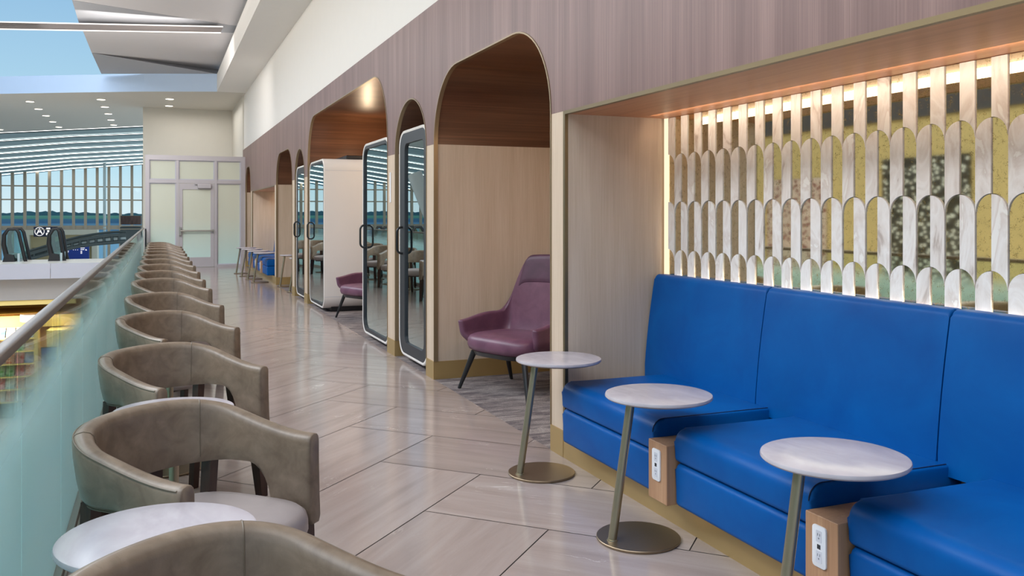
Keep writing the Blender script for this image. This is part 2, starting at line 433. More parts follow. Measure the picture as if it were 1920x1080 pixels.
st(mb.build('wall_back_upper', 'walnut_h', smooth=0))
PILL = [(4.475, 4.64), (6.988, 7.207), (8.282, 8.581), (13.66, 13.98), (15.028, 15.346), (17.556, 17.811), (22.294, 22.698), (24.06, 24.9)]
for a, b in PILL:
    st(MB().box(W+0.001, DEEP, a, b, 0.15, SEAM).build('wall_pillar', 'beige', smooth=0))
    st(MB().box(W-0.006, DEEP, a-0.004, b+0.004, 0.0, 0.15).build('baseboard_right', 'gold', smooth=0))
st(MB().box(W+0.03, DEEP, -2.5, 25, 3.15, 4.75).build('wall_upper', 'white_paint', smooth=0))
# metal edge trims round the arches
for i, k in enumerate('ABCDEF'):
    a, b, T, ry, rz = OPEN[k]
    e = 0.008
    outer = arc_arch(a+0.0005, b-0.0005, T-0.0005, ry, rz, base=0.15); inner = arc_arch(a+e*1.3, b-e*1.3, T-e*1.3, ry-e, rz-e, base=0.15)
    mb = MB(); n = len(outer)
    x0, x1 = W-0.005, W+0.03
    V = [[mb.bm.verts.new((x, p[0], p[1])) for p in L] for L, x in ((outer, x0), (inner, x0), (inner, x1), (outer, x1))]
    for q in range(n-1):
        for r_ in range(4):
            mb.face([V[r_][q], V[r_][q+1], V[(r_+1) % 4][q+1], V[(r_+1) % 4][q]])
    st(mb.build('trim_%d' % (i+1), 'trim_gold', smooth=30))

# ------------------------------------------------------------------ banquette niche shell (near) and its far twin
def niche(y0, y1, n):
    st(MB().box(W+0.015, 2.767, y1-0.025, y1-0.0005, 0.0, 1.951).build('wall_niche_end', 'beige', smooth=0))
    st(MB().box(W+0.015, DEEP, y0+0.0005, y0+0.025, 0.0, 1.951).build('wall_niche_start', 'beige', smooth=0))
    st(MB().box(W+0.02, 2.95, y0+0.025, y1-0.025, 1.951, 1.9695).build('ceiling_niche', 'soffit', smooth=0))
    mb = MB(); mb.box(W-0.006, W+0.02, y0, y1-0.026, 1.949, SEAM-0.001); mb.box(W-0.004, W+0.016, y1-0.026, y1-0.001, 0.15, SEAM-0.001)
    st(mb.build('trim_%d' % n, 'bronze', smooth=0))
    st(MB().box(2.835, 2.87, y0, y1-0.03, 0.3, 1.951).build('wall_niche_back', 'cream_paint', smooth=0))
    st(MB().box(W-0.004, W+0.012, y0, y1-0.001, 0.0, 0.15).build('baseboard_niche', 'gold', smooth=0))
niche(0.15, 4.475, 7)
niche(17.811, 22.294, 8)
st(MB().box(W+0.001, DEEP, -2.5, 0.15, 0.15, SEAM).build('wall_pillar', 'beige', smooth=0))
led = MB().box(2.79, 2.80, 4.411, 4.4495, 0.0, 1.95).box(2.7835, 2.79, 4.442, 4.4495, 0.0, 1.95).build('light_strip', 'led_warm', smooth=0)
tag(led, 'warm glowing vertical light strip beside the mirrored scallop wall', 'light strip')

# scalloped marble and mirror panel
def scallops():
    X = 2.80; w = 0.1345; r = w/2; ystart = 4.413 - r    # first half column
    apex = [2.2, 1.733, 1.456, 1.176, 0.897, 0.618]
    root = empty('scalloped_wall_panel', (X, 2.3, 0.62), 'mirror and marble scallop tiles on the wall above the near blue banquette', 'wall panel')
    bms = {'m': bmesh.new(), 'g': bmesh.new()}
    uvl = bms['m'].loops.layers.uv.new('UVMap'); uvg = bms['g'].loops.layers.uv.new('UVMap')
    g = 0.0012; n = 8
    for c in range(-1, 31):
        yc = ystart - r - c*w          # centre of the column; +y side is the left in view
        for row in range(5):
            for side in (1, -1):       # 1: left half (+y)
                if c == -1 and side == 1: continue
                left_marble = (row % 2 == 1)
                kind = 'm' if (side == 1) == left_marble else 'g'
                za, zb = apex[row], apex[row+1]
                if row == 0: top = [(0, 1.949), (r-g, 1.949)]
                else: top = [((r-g)*math.sin(PI/2*k/n), za-r+r*math.cos(PI/2*k/n)-g) for k in range(n+1)]
                bot = [((r-g)*math.sin(PI/2*k/n), zb-r+r*math.cos(PI/2*k/n)+g) for k in range(n+1)]
                poly = [(max(p[0], g), p[1]) for p in top] + [(max(p[0], g), p[1]) for p in reversed(bot)]
                bm = bms[kind]; lay = uvl if kind == 'm' else uvg
                th = 0.012 if kind == 'm' else 0.006
                o1, o2 = random.random()*30, random.random()*30
                A = [bm.verts.new((X-th, yc+side*p[0], p[1])) for p in poly]; B = [bm.verts.new((X+0.002, yc+side*p[0], p[1])) for p in poly]
                fs = [bm.faces.new(A)]
                for i in range(len(A)):
                    j = (i+1) % len(A); fs.append(bm.faces.new([A[i], B[i], B[j], A[j]]))
                for f in fs:
                    for l in f.loops: l[lay].uv = (l.vert.co.y*1.0+o1, l.vert.co.z+o2)
    for kind, nm, mt in (('m', 'marble_strips', 'marble_tile'), ('g', 'mirror_strips', 'mirror')):
        bm = bms[kind]; bmesh.ops.recalc_face_normals(bm, faces=bm.faces)
        bmesh.ops.translate(bm, verts=bm.verts, vec=-root.location)
        me = bpy.data.meshes.new(nm); bm.to_mesh(me); bm.free(); me.materials.append(M[mt])
        o = bpy.data.objects.new(nm, me); C.objects.link(o); o.parent = root
    MB().box(X+0.003, X+0.03, 0.2, 4.413, 0.60, 1.949).build('backing_board', 'bronze', root, smooth=0)
scallops()

# ------------------------------------------------------------------ banquette sofa
def make_sofa():
    root = empty('banquette_sofa', (2.35, 2.3, 0.0), 'blue vinyl banquette in the near niche under the mirrored scallop wall', 'banquette', 'built-in blue banquettes')
    seats = [(3.306, 4.254), (2.312, 3.147), (1.307, 2.149), (0.30, 1.145)]
    backs = [(3.412, 4.432), (2.367, 3.408), (1.322, 2.363), (0.28, 1.318)]
    boxes = [(3.153, 3.30), (2.155, 2.304), (1.152, 1.30)]
    for a, b in seats:
        prof = []
        # rounded front seat cushion profile (x, z)
        x0, x1, z0, z1 = 2.017, 2.72, 0.338, 0.476; R = 0.055
        def prf(x0, x1, z0, z1, R, rb, slope):
            p = []
            for k in range(8):
                t = PI/2*k/7; p.append((x0+R-R*math.cos(t), z1-R+R*math.sin(t)))
            p.append((x1, z1-slope)); p.append((x1, z0))
            for k in range(5):
                t = PI/2*k/4; p.append((x0+rb-rb*math.sin(t), z0+rb-rb*math.cos(t)))
            return p
        o = MB().prism(prf(x0, x1, z0, z1, R, 0.018, 0.0), 'y', a, b, 0.022, 4).build('seat_cushion', 'blue', root, smooth=50)
        mb = MB()
        pth = prf(x0-0.001, x1, z0, z1+0.001, R, 0.018, 0.0)[:9]
        mb.tube([(p[0], a+0.012, p[1]) for p in pth], 0.0022, 6)
        mb.build('seam', 'navy_seam', o)
        MB().prism(prf(2.02, 2.72, 0.15, 0.333, 0.028, 0.02, 0.0), 'y', a+0.004, b-0.004, 0.018, 3).build('seat_base', 'blue', root, smooth=50)
    for a, b in backs:
        p = []
        fb, ft = (2.635, 0.435), (2.705, 1.03)
        p = [fb]
        for k in range(1, 8):
            p.append((fb[0]+(ft[0]-fb[0])*k/8 - 0.008*math.sin(PI*k/8), fb[1]+(ft[1]-0.03-fb[1])*k/8))
        for k in range(7):
            t = PI/2*k/6; p.append((ft[0]+0.03-0.03*math.cos(t), ft[1]-0.03+0.03*math.sin(t)))
        p += [(2.775, 1.03), (2.782, 1.02), (2.782, 0.435)]
        o = MB().prism(p, 'y', a+0.001, b-0.001, 0.016, 4).build('back_cushion', 'blue', root, smooth=50)
    for a, b in boxes:
        o = MB().box(1.985, 2.64, a, b, 0.15, 0.402, 0.002, 1).build('outlet_box', 'oak', root, smooth=0)
        ym = (a+b)/2+0.004
        pl = MB().prism(rr(ym-0.031, ym+0.031, 0.238, 0.372, 0.010, 5), 'x', 1.979, 1.986, 0.0015, 2).build('outlet_plate', 'outlet_white', o, smooth=40)
    mb = MB()
    MB().box(2.70, 2.78, 0.3, 4.43, 0.30, 0.46).build('rear_rail', 'oak', root, smooth=0)
    return root, boxes
sofa, boxes = make_sofa()
# sockets are pieces of the boxes: joined at box level as children
for o in [c for c in sofa.children if c.name.startswith('outlet_box')]:
    me = o.data; ys = [v.co.y for v in me.vertices]; ym = (min(ys)+max(ys))/2+2.3+0.004
    mb = MB()
    for zc in (0.338, 0.272):
        mb.mi = 1; mb.prism(rr(ym-0.013, ym+0.013, zc-0.019, zc+0.019, 0.003, 2), 'x', 1.9783, 1.9795)
        mb.mi = 2
        for dy, dz, hw, hh in ((-0.005, 0.006, 0.001, 0.004), (0.005, 0.006, 0.001, 0.004), (0.0, -0.006, 0.0022, 0.0022)):
            mb.box(1.9776, 1.979, ym+dy-hw, ym+dy+hw, zc+dz-hh, zc+dz+hh)
    mb.mi = 0
    mb.box(1.977, 1.979, ym+0.001, ym+0.006, 0.298, 0.312); mb.box(1.977, 1.979, ym-0.007, ym-0.002, 0.298, 0.312)
    p = MB(); p.bm.free(); p.bm = mb.bm
    p.build('socket', ['outlet_dark', 'outlet_grey', 'slot_dark'], o, smooth=0)
far_sofa = dup(sofa, (2.35, 2.3+17.82, 0.0), 0, 'blue vinyl banquette in the far niche near the glass door')

# ------------------------------------------------------------------ slanted-stem side tables
def make_side_table():
    root = empty('side_table', (0, 0, 0), 'x', 'side table', 'round marble side tables with slanted stems')
    MB().lathe([(0.170, 0.0), (0.176, 0.001), (0.178, 0.004), (0.178, 0.010), (0.176, 0.012), (0.05, 0.0125)], seg=64).build('base_disc', 'base_metal', root, smooth=35)
    mb = MB(); mb.tube([(-0.125, 0.0, 0.012), (-0.036, 0.0, 0.589)], 0.0185, 20)
    mb.lathe([(0.0235, 0.0), (0.0225, 0.004), (0.019, 0.005)], (-0.125, 0, 0.012), 24)
    mb.build('stem', 'stem', root, smooth=40)
    top = MB().lathe([(0.205, 0.592), (0.224, 0.593), (0.229, 0.598), (0.2295, 0.603), (0.2275, 0.609), (0.222, 0.611), (0.1, 0.611)], (0.10, 0, 0), 72).build('tabletop', 'marble_top', root, smooth=35)
    MB().lathe([(0.06, 0.585), (0.2, 0.586), (0.206, 0.5925), (0.05, 0.593)], (0.10, 0, 0), 48).build('mounting_plate', 'bronze', top, smooth=35)
    return root
tp = make_side_table()
spots = [((1.890, 4.235, 0), 0, 'white marble side table beside the beige pillar at the left end of the near banquette'),
         ((1.892, 3.229, 0), 0, 'white marble side table in front of the near banquette left outlet box'),
         ((1.905, 2.193, 0), 0, 'white marble side table nearest the camera before the near banquette'),
         ((1.90, 18.30, 0), 0, 'nearest of the four small side tables by the far banquette'),
         ((1.88, 19.28, 0), 0, 'second nearest of the four side tables by the far banquette'),
         ((1.84, 20.30, 0), 0, 'third nearest of the four side tables by the far banquette'),
         ((1.80, 21.27, 0), 0, 'farthest of the side tables by the far banquette near the glass door'),
         ((2.27, 17.08, 0), 0, 'side table standing inside the carpeted arch beyond the far phone booth, left one'),
         ((2.28, 15.82, 0), 0, 'side table half hidden behind the far phone booth in the carpeted arch')]
for i, (l, r_, lab) in enumerate(spots):
    if i == 0: tp.location = l; tp['label'] = lab
    else: dup(tp, l, r_, lab)

# ------------------------------------------------------------------ tub chairs along the glass rail
def make_tub():
    root = empty('tub_chair', (0, 0, 0), 'x', 'chair', 'taupe tub chairs along the glass rail')
    w2, b, a = 0.3335, 0.25, 0.296
    # outer plan path with arc-length samples
    def path(inset):
        P = []
        na = 16
        for i in range(na): P.append((w2-inset, -a + (a)*i/na))
        for i in range(41):
            t = PI*i/40; P.append(((w2-inset)*math.cos(t), (b-inset)*math.sin(t)))
        for i in range(1, na+1): P.append((-(w2-inset), -a*i/na))
        return P
    zt0, zt1 = 0.640, 0.742
    outer = path(0.0); n = len(outer)
    def ztop(y):
        k = (y+a)/(b+a); k = max(0, min(1, k)); k = k*k*(3-2*k)
        return zt0+(zt1-zt0)*k
    def zbot(i):
        y = outer[i][1]
        d = y + a
        back = 0.535
        if d < 0.135: return 0.335
        if d < 0.235:
            q = (d-0.135)/0.10; return 0.335+(back-0.335)*math.sqrt(max(0, 1-(1-q)**2))
        return back - 0.01*max(0, (y)/b)
    th = 0.062
    rows = []
    P = [path(k) for k in (0.0, 0.012, 0.032, th-0.012, th)]
    for i in range(n):
        zt = ztop(outer[i][1]); zb = zbot(i)
        h = zt-zb; q_ = max(0.0, min(1.0, (outer[i][1]+a-0.10)/0.14)); tp_ = -0.012*(1-q_)+0.028*q_*min(1, h/0.2)  # back leans in, arm fronts flare
        cx, cy = 0.0, -0.02
        def pt(inset, z):
            x, y = outer[i]
            # inward normal of the plan path
            j0, j1 = max(0, i-1), min(n-1, i+1)
            dx, dy = outer[j1][0]-outer[j0][0], outer[j1][1]-outer[j0][1]
            L = math.hypot(dx, dy); nx, ny = -dy/L, dx/L
            k = (zt-z)/max(h, 1e-3)
            ins = inset + tp_*k*k
            return (x+nx*ins, y+ny*ins, z)
        r0 = 0.03
        loop = [pt(0.010, zb), pt(0.0, zb+0.02), pt(0.0, zb+h*0.35), pt(0.0, zb+h*0.7), pt(0.0, zt-0.022), pt(0.004, zt-0.009), pt(0.013, zt-0.001), pt(0.031, zt+0.003), pt(0.049, zt-0.002), pt(0.058, zt-0.011), pt(th, zt-0.026), pt(th+0.002, zb+h*0.7), pt(th+0.002, zb+h*0.35), pt(th, zb+0.02), pt(th-0.01, zb)]
        rows.append(loop)
    mb = MB(); 
    # pull the arm ends slightly rounded
    def shrink(loop, dy, f):
        cz = sum(p[2] for p in loop)/len(loop); cx = sum(p[0] for p in loop)/len(loop)
        return [(cx+(p[0]-cx)*f, p[1]+dy, cz+(p[2]-cz)*(1-(1-f)*0.15)) for p in loop]
    rows = [shrink(rows[0], -0.014, 0.82)] + [shrink(rows[0], -0.011, 0.96)] + rows + [shrink(rows[-1], -0.011, 0.96)] + [shrink(rows[-1], -0.014, 0.82)]
    V = mb.grid(rows, cu=True); mb.face(V[0][::-1]); mb.face(V[-1])
    band = mb.build('back_band', 'taupe', root, smooth=60)
    rows = rows[2:-2]
    mb = MB(); off = lambda p, d: (p[0]*(1+d), p[1]+d*(p[1]), p[2]+0.0005)
    mb.tube([rows[i][5] for i in range(n)], 0.0032, 6)
    for i0 in (24, 48):
        L = rows[i0]; mb.tube([(p[0], p[1], p[2]) for p in L[5:14]], 0.0020, 6)
    mb.tube([rows[i][0] for i in range(n)], 0.003, 5)
    mb.build('piping', 'piping', band)
    # seat
    def seat_pl(s):
        out = []
        for k in range(48):
            t = 2*PI*k/48; c, s_ = math.cos(t), math.sin(t)
            e = 0.55
            x = math.copysign(abs(c)**e, c)*0.292*s; y = math.copysign(abs(s_)**e, s_)*0.268*s
            out.append((x, -0.105 + y))
        return out
    prof = [(0.88, 0.318), (0.97, 0.328), (1.0, 0.352), (0.998, 0.384), (0.975, 0.406), (0.92, 0.420), (0.75, 0.430), (0.4, 0.434)]
    rws = [[(x, y, z) for x, y in seat_pl(s)] for s, z in prof]
    mb = MB(); V = mb.grid(rws, cu=True); mb.face(V[0][::-1]); mb.face(V[-1])
    mb.build('seat', 'seat_grey', root, smooth=50)
    # legs
    def leg(x0, y0, z0, x1, y1, s0, s1):
        mb = MB()
        rows = []
        for (x, y, z, s) in ((x1, y1, 0.0, s1), (x0*0.5+x1*0.5, y0*0.5+y1*0.5, z0*0.5, (s0+s1)/2), (x0, y0, z0, s0)):
            rows.append([(x-s, y-s, z), (x+s, y-s, z), (x+s, y+s, z), (x-s, y+s, z)])
        V = mb.grid(rows, cu=True); mb.face(V[0][::-1]); mb.face(V[-1])
        mb.build('leg', 'leg_wood', root, smooth=30)
    for sx in (1, -1):
        leg(sx*0.308, -0.250, 0.338, sx*0.318, -0.278, 0.033, 0.020)
        leg(sx*0.256, 0.085, 0.538, sx*0.254, 0.120, 0.020, 0.017)
    mb = MB()
    mb.box(-0.235, 0.235, -0.25, 0.145, 0.298, 0.326)
    mb.build('seat_frame', 'leg_wood', root, smooth=0)
    return root
tub = make_tub()
CY = [1.64, 2.959, 4.42, 5.99, 7.49, 9.20, 10.50, 11.92, 13.40, 14.80, 16.28, 17.65, 19.0, 20.32, 21.62]
nth = ['nearest', 'second', 'third', 'fourth', 'fifth', 'sixth', 'seventh', 'eighth', 'ninth', 'tenth', 'eleventh', 'twelfth', 'thirteenth', 'fourteenth', 'farthest']
for i, y in enumerate(CY):
    x = 0.085 if i == 0 else 0.053 if i == 1 else 0.045
    if i == 0: lab = 'nearest taupe leather tub chair, only its back rim showing at the bottom edge'
    elif i == 14: lab = 'farthest taupe tub chair in the row, closest to the glass door'
    else: lab = '%s taupe leather tub chair from the camera along the frosted glass rail' % nth[i]
    rz = 0.819 if i < 2 else (0.70 if i == 2 else 0.75)
    if i == 0: tub.location = (x, y, 0); tub.rotation_euler = (0, 0, rz); tub['label'] = lab
    else: dup(tub, (x, y, 0), rz, lab)

def make_bistro():
    root = empty('bistro_table', (0, 0, 0), 'x', 'table', 'round marble tables between the tub chairs')
    MB().lathe([(0.170, 0.0), (0.176, 0.001), (0.178, 0.004), (0.178, 0.010), (0.176, 0.012), (0.05, 0.0125)], seg=64).build('base_disc', 'base_metal', root, smooth=35)
    mb = MB(); mb.tube([(0.0, 0.0, 0.012), (0.0, 0.0, 0.589)], 0.0185, 20); mb.build('stem', 'stem', root, smooth=40)
    top = MB().lathe([(0.205, 0.592), (0.224, 0.593), (0.229, 0.598), (0.2295, 0.603), (0.2275, 0.609), (0.222, 0.611), (0.1, 0.611)], (0, 0, 0), 72).build('tabletop', 'marble_top', root, smooth=35)
    MB().lathe([(0.06, 0.585), (0.2, 0.586), (0.206, 0.5925), (0.05, 0.593)], (0, 0, 0), 48).build('mounting_plate', 'bronze', top, smooth=35)
    return root
bt = make_bistro()
for i in range(14):
    y = CY[i+1] - (0.92 if i == 2 else 0.72)
    lab = 'round white marble table between the %s and %s tub chairs from the camera' % (nth[i], nth[i+1])
    loc = (0.0 if i == 0 else 0.055, 2.27 if i == 0 else y, 0)
    if i == 0: bt.location = loc; bt['label'] = lab
    else: dup(bt, loc, 0, lab)

# ------------------------------------------------------------------ plum lounge chairs
def make_lounge():
    root = empty('lounge_armchair', (0, 0, 0), 'x', 'armchair', 'plum high-back lounge chairs in the arches')
    # local: faces -y.  shell as a grid: u runs from left arm front round the back to right arm front
    NU, NV = 49, 11
    def sm(a, b, x):
        t = max(0, min(1, (x-a)/(b-a))); return t*t*(3-2*t)
    def shell(u, v):
        s = abs(u); sg = 1 if u >= 0 else -1
        # plan position at seat level
        if s < 0.42:
            q = s/0.42; px = 0.300*q; py = 0.25 - 0.03*q*q
        elif s < 0.62:
            q = (s-0.42)/0.2; t = q*PI/2; px = 0.300+0.060*math.sin(t); py = 0.22-0.11*(1-math.cos(t))
        else:
            q = (s-0.62)/0.38; px = 0.36+0.006*math.sin(q*PI/2); py = 0.11-0.445*q
        top_back = 1.075; top_arm = 0.60 - 0.05*sm(0.7, 1.0, s)
        k = sm(0.36, 0.60, s)
        top = top_back*(1-k) + top_arm*k - 0.012*(s/0.4)**2*(1-k)
        bot = 0.335 + 0.045*sm(0.8, 1.0, s)
        z = bot + (top-bot)*v
        h = max(0, z-0.42)
        lean = 0.24*h*(1-sm(0.5, 0.72, s)) + 0.10*h*sm(0.5, 0.72, s)
        # back narrows towards the head
        nar = 1 - 0.15*sm(0.55, 1.07, z)*(1-sm(0.5, 0.7, s)) + 0.16*(h)*sm(0.62, 0.8, s)
        low = 1 - 0.16*(1-sm(0.335, 0.45, z))
        wrap = -0.035*(s/0.42)**2*sm(0.5, 0.8, z) if s < 0.42 else -0.035*(1-sm(0.42, 0.6, s))*sm(0.5, 0.8, z)
        yy = py*low + lean + wrap
        if s > 0.9: yy += 0.10*(s-0.9)*10*(1-v)*0.5
        return (sg*px*nar*low, yy, z)
    us = [-1+2*i/(NU-1) for i in range(NU)]
    mb = MB(); mb.grid([[shell(u, j/(NV-1)) for u in us] for j in range(NV)])
    sh = mb.build('shell', 'purple', root, smooth=80, solid=0.05, sub=1)
    # upper head panel on the inside of the back
    hu = [-0.425+0.85*i/16 for i in range(17)]
    def head(u, v):
        vv = 0.66+0.344*v; p = shell(u, vv); return (p[0], p[1], p[2])
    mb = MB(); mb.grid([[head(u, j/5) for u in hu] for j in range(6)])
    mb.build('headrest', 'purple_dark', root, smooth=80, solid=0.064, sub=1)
    # seat cushion
    def spl(s, dz):
        out = []
        for k in range(44):
            t = 2*PI*k/44; c, n_ = math.cos(t), math.sin(t); e = 0.62
            out.append((math.copysign(abs(c)**e, c)*0.325*s, -0.085+math.copysign(abs(n_)**e, n_)*0.315*s, dz + 0.012*(-n_)*0))
        return out
    prof = [(0.86, 0.325), (0.96, 0.340), (1.0, 0.375), (0.99, 0.415), (0.95, 0.440), (0.86, 0.455), (0.6, 0.465), (0.3, 0.468)]
    mb = MB(); V = mb.grid([spl(s, z) for s, z in prof], cu=True); mb.face(V[0][::-1]); mb.face(V[-1])
    mb.build('seat_cushion', 'purple', root, smooth=60)
    mb = MB(); V = mb.grid([spl(s, z) for s, z in ((0.72, 0.285), (0.84, 0.292), (0.88, 0.326), (0.6, 0.328))], cu=True); mb.face(V[0][::-1]); mb.face(V[-1])
    mb.build('frame', 'black', root, smooth=40)
    for sx in (1, -1):
        for y0, y1 in ((-0.275, -0.345), (0.10, 0.27)):
            mb = MB(); mb.tube([(sx*0.25, y0, 0.31), (sx*0.30, y0*0.5+y1*0.5, 0.15), (sx*0.345, y1, 0.0)], [0.024, 0.019, 0.013], 10)
            mb.build('leg', 'black', root, smooth=40)
    return root
lc = make_lounge()
lc.location = (2.65, 6.31, 0); lc.rotation_euler = (0, 0, -1.2); lc.scale = (1.13, 0.93, 0.98); lc['label'] = 'plum leather high-back armchair in the nearest arch beside the beige pillar'
dup(lc, (2.64, 11.45, 0), -1.2, 'plum leather armchair between the two white phone booths in the wide arch')
dup(lc, (2.78, 23.4, 0), -1.45, 'plum armchair in the last arch behind the far side tables')

# ------------------------------------------------------------------ phone booths
def make_pod(name, y0, y1, label, frame, depth=1.15, fan=False, hinge=True, pane_turn=0.0):
    x0 = 2.15; x1 = x0+depth; z0, z1 = 0.045, 2.178; R = 0.17
    root = empty('phone_booth', (x0+depth/2, (y0+y1)/2, 0), label, 'phone booth', 'white phone booths in the arches')
    e = 0.028
    mb = MB(); out = rr(y0, y1, z0, z1, R, 10); inn = rr(y0+e, y1-e, z0+e, z1-e, R-e*0.6, 10)
    # front ring with a soft rounded lip
    o_l = rr(y0+0.012, y1-0.012, z0+0.012, z1-0.012, R-0.012, 10)
    n = len(out)
    rows = [[(x0+0.03, p[0], p[1]) for p in inn], [(x0+0.003, p[0], p[1]) for p in inn], [(x0, p[0], p[1]) for p in o_l], [(x0+0.006, p[0], p[1]) for p in rr(y0+0.003, y1-0.003, z0+0.003, z1-0.003, R-0.003, 10)], [(x0+0.022, p[0], p[1]) for p in out], [(x1-0.05, p[0], p[1]) for p in out], [(x1, p[0], p[1]) for p in rr(y0+0.05, y1-0.05, z0+0.05, z1-0.05, R-0.05, 10)]]
    V = mb.grid(rows, cu=True); mb.face(V[-1])
    sh = mb.build('shell', 'pod_white', root, smooth=40)
    mb = MB(); mb.prism(rr(y0+0.08, y1-0.08, 0.0, z0+0.03, 0.01, 2), 'x', x0+0.12, x1-0.1); mb.build('plinth', 'black', root, smooth=0)
    mb = MB()
    mb.box(x0+0.018, x1-0.05, y0-0.0015, y0+0.001, z1-R-0.004, z1-R); mb.box(x0+0.018, x1-0.05, y0-0.0015, y0+0.001, z0+R, z0+R+0.004)
    mb.build('panel_joint', 'slab', sh, smooth=0)
    # lining
    mb = MB(); il = rr(y0+0.09, y1-0.09, z0+0.09, z1-0.09, R-0.06, 8)
    V = mb.grid([[(x0+0.045, p[0], p[1]) for p in il], [(x1-0.1, p[0], p[1]) for p in il]], cu=True); mb.face(V[-1])
    mb.build('lining', 'pod_inside', root, smooth=40)
    MB().box(x1-0.45, x1-0.12, y0+0.10, y1-0.10, 1.0, 1.03, 0.004).build('desk', 'outlet_white', root, smooth=0)
    # door frame and glass
    ft, fl = frame
    o2 = rr(y0+e, y1-e, z0+e, z1-e, R-e*0.6, 10); i2 = rr(y0+e+ft, y1-e-fl, z0+e+ft, z1-e-ft, max(0.05, R-e-ft*0.7), 10)
    df = MB().ring(o2, i2, 'x', x0+0.004, x0+0.055).build('door_frame', 'gasket', root, smooth=30)
    mb = MB(); mb.prism(i2, 'x', x0+0.022, x0+0.030); yc = (y0+y1)/2
    for v in mb.bm.verts: v.co.x -= pane_turn*(v.co.y-yc)      # pane turned so its reflection catches the concourse
    mb.build('door_glass', 'pod_glass', root, smooth=0)
    hy = y1-e-fl*0.55
    if fl < 0.05: hy = y1-e-fl-0.055
    mb = MB(); r = 0.011; xg = x0+0.012
    pts = []
    zc, hh, pr = 1.135, 0.125, 0.062
    for k in range(7):
        t = PI/2*k/6; pts.append((xg-pr+0.045-0.045*math.sin(t), hy, zc+hh-0.05+0.05*math.cos(t)))
    pts = [(xg, hy, zc+hh)] + pts
    pts += [(p[0], p[1], 2*zc-p[2]) for p in reversed(pts)]
    mb.tube(pts, r, 10); mb.build('handle', 'black', root, smooth=50)
    mb = MB()
    if hinge:
        for zc in (1.86, 0.32): MB().box(x0-0.004, x0+0.02, y0+e-0.012, y0+e+0.05, zc-0.075, zc+0.075, 0.004).build('hinge', 'black', root, smooth=0)
    if fan:
        mb = MB(); mb.box(x0+0.35, x0+0.95, y0+0.18, y1-0.18, z1, z1+0.06, 0.02); mb.build('roof_vent', 'black', root, smooth=30)
    return root
make_pod('B', 7.235, 8.205, 'narrow phone booth with thick black frame in the nearest small arch', (0.10, 0.17))
make_pod('C1', 8.60, 9.835, 'phone booth at the near end of the wide arch, full glass front', (0.035, 0.04), hinge=False)
make_pod('C2', 12.34, 13.60, 'phone booth with tall white side wall at the far end of the wide arch', (0.035, 0.04), fan=True, hinge=False, pane_turn=0.04)
make_pod('D', 14.04, 15.00, 'farthest phone booth in the small far arch beyond the wide arch', (0.10, 0.17), pane_turn=0.065)
pq = MB().box(W-0.008, W+0.001, 8.44, 8.475, 1.50, 1.80, 0.003).build('wall_plaque', 'outlet_white', smooth=0)
tag(pq, 'slim white vertical plaque on the pillar between two phone booths', 'plaque')

# ------------------------------------------------------------------ glass balustrade
bal = empty('glass_balustrade', (-0.366, 12, 0), 'long frosted glass balustrade with slim brown handrail beside the tub chairs', 'balustrade')
MB().prism(rr(-0.386, -0.349, 1.016, 1.046, 0.006, 3), 'y', -2.5, Y_END).build('handrail', 'rail_wood', bal, smooth=40)
mb = MB(); mb.box(-0.405, -0.335, -2.5, Y_END, 0.0, 0.045); mb.box(-0.333, -0.325, -2.5, Y_END, 0.0, 0.02); mb.build('base_channel', 'steel', bal, smooth=0)
y = 2.815-1.074*5
while y < Y_END-0.1:
    e = min(y+1.074, Y_END)
    MB().box(-0.372, -0.362, y+0.004, e-0.004, 0.045, 1.018).build('glass_panel', 'rail_glass', bal, smooth=0)
    y += 1.074

# ------------------------------------------------------------------ end partition with door
YP = Y_END
k = YP/23.85
def PX(v): return v*k
def PZ(z): return 1.38+(z-1.38)*k
XL, XR = -0.325, W+0.02
xs = dict(a=PX(-0.225), b=PX(0.405), c=PX(0.468), d=PX(1.336), e=PX(1.402), f=PX(1.99))
zt, ztr, zdo, zb = PZ(2.897), PZ(2.297), PZ(2.189), 0.06
fr = MB()
fr.box(XL, xs['a'], YP, YP+0.12, 0, zt); fr.box(xs['f'], XR, YP, YP+0.12, 0, zt)
fr.box(XL-0.001, XR+0.001, YP-0.002, YP+0.122, PZ(2.775), zt+0.002)
fr.box(xs['b'], xs['c'], YP+0.002, YP+0.11, 0, PZ(2.78)); fr.box(xs['d'], xs['e'], YP+0.002, YP+0.11, 0, PZ(2.78))
fr.box(xs['a'], xs['f'], YP+0.004, YP+0.108, zdo, ztr-0.02)
fr.box(xs['a'], xs['b'], YP+0.004, YP+0.108, 0, zb); fr.box(xs['e'], xs['f'], YP+0.004, YP+0.108, 0, zb)
part = st(fr.build('wall_end', 'alum', smooth=0))
for i, (a, b, c, d) in enumerate(((xs['a'], xs['b'], zb, zdo), (xs['e'], xs['f'], zb, zdo), (xs['a'], xs['b'], ztr-0.02, PZ(2.775)), (xs['c'], xs['d'], ztr-0.02, PZ(2.775)), (xs['e'], xs['f'], ztr-0.02, PZ(2.775)))):
    w_ = MB().ring([(a, c), (b, c), (b, d), (a, d)], [(a+0.022, c+0.022), (b-0.022, c+0.022), (b-0.022, d-0.022), (a+0.022, d-0.022)], 'y', YP+0.03, YP+0.09).build('window_%d' % (i+1), 'slab', smooth=0)
    st(w_)
    p = MB().box(a+0.02, b-0.02, YP+0.05, YP+0.06, c+0.02, d-0.02).build('pane', 'door_glass', w_, smooth=0)
dr = empty('door_1', ((xs['c']+xs['d'])/2, YP+0.05, 0)); st(dr)
a, b = xs['c']+0.01, xs['d']-0.01
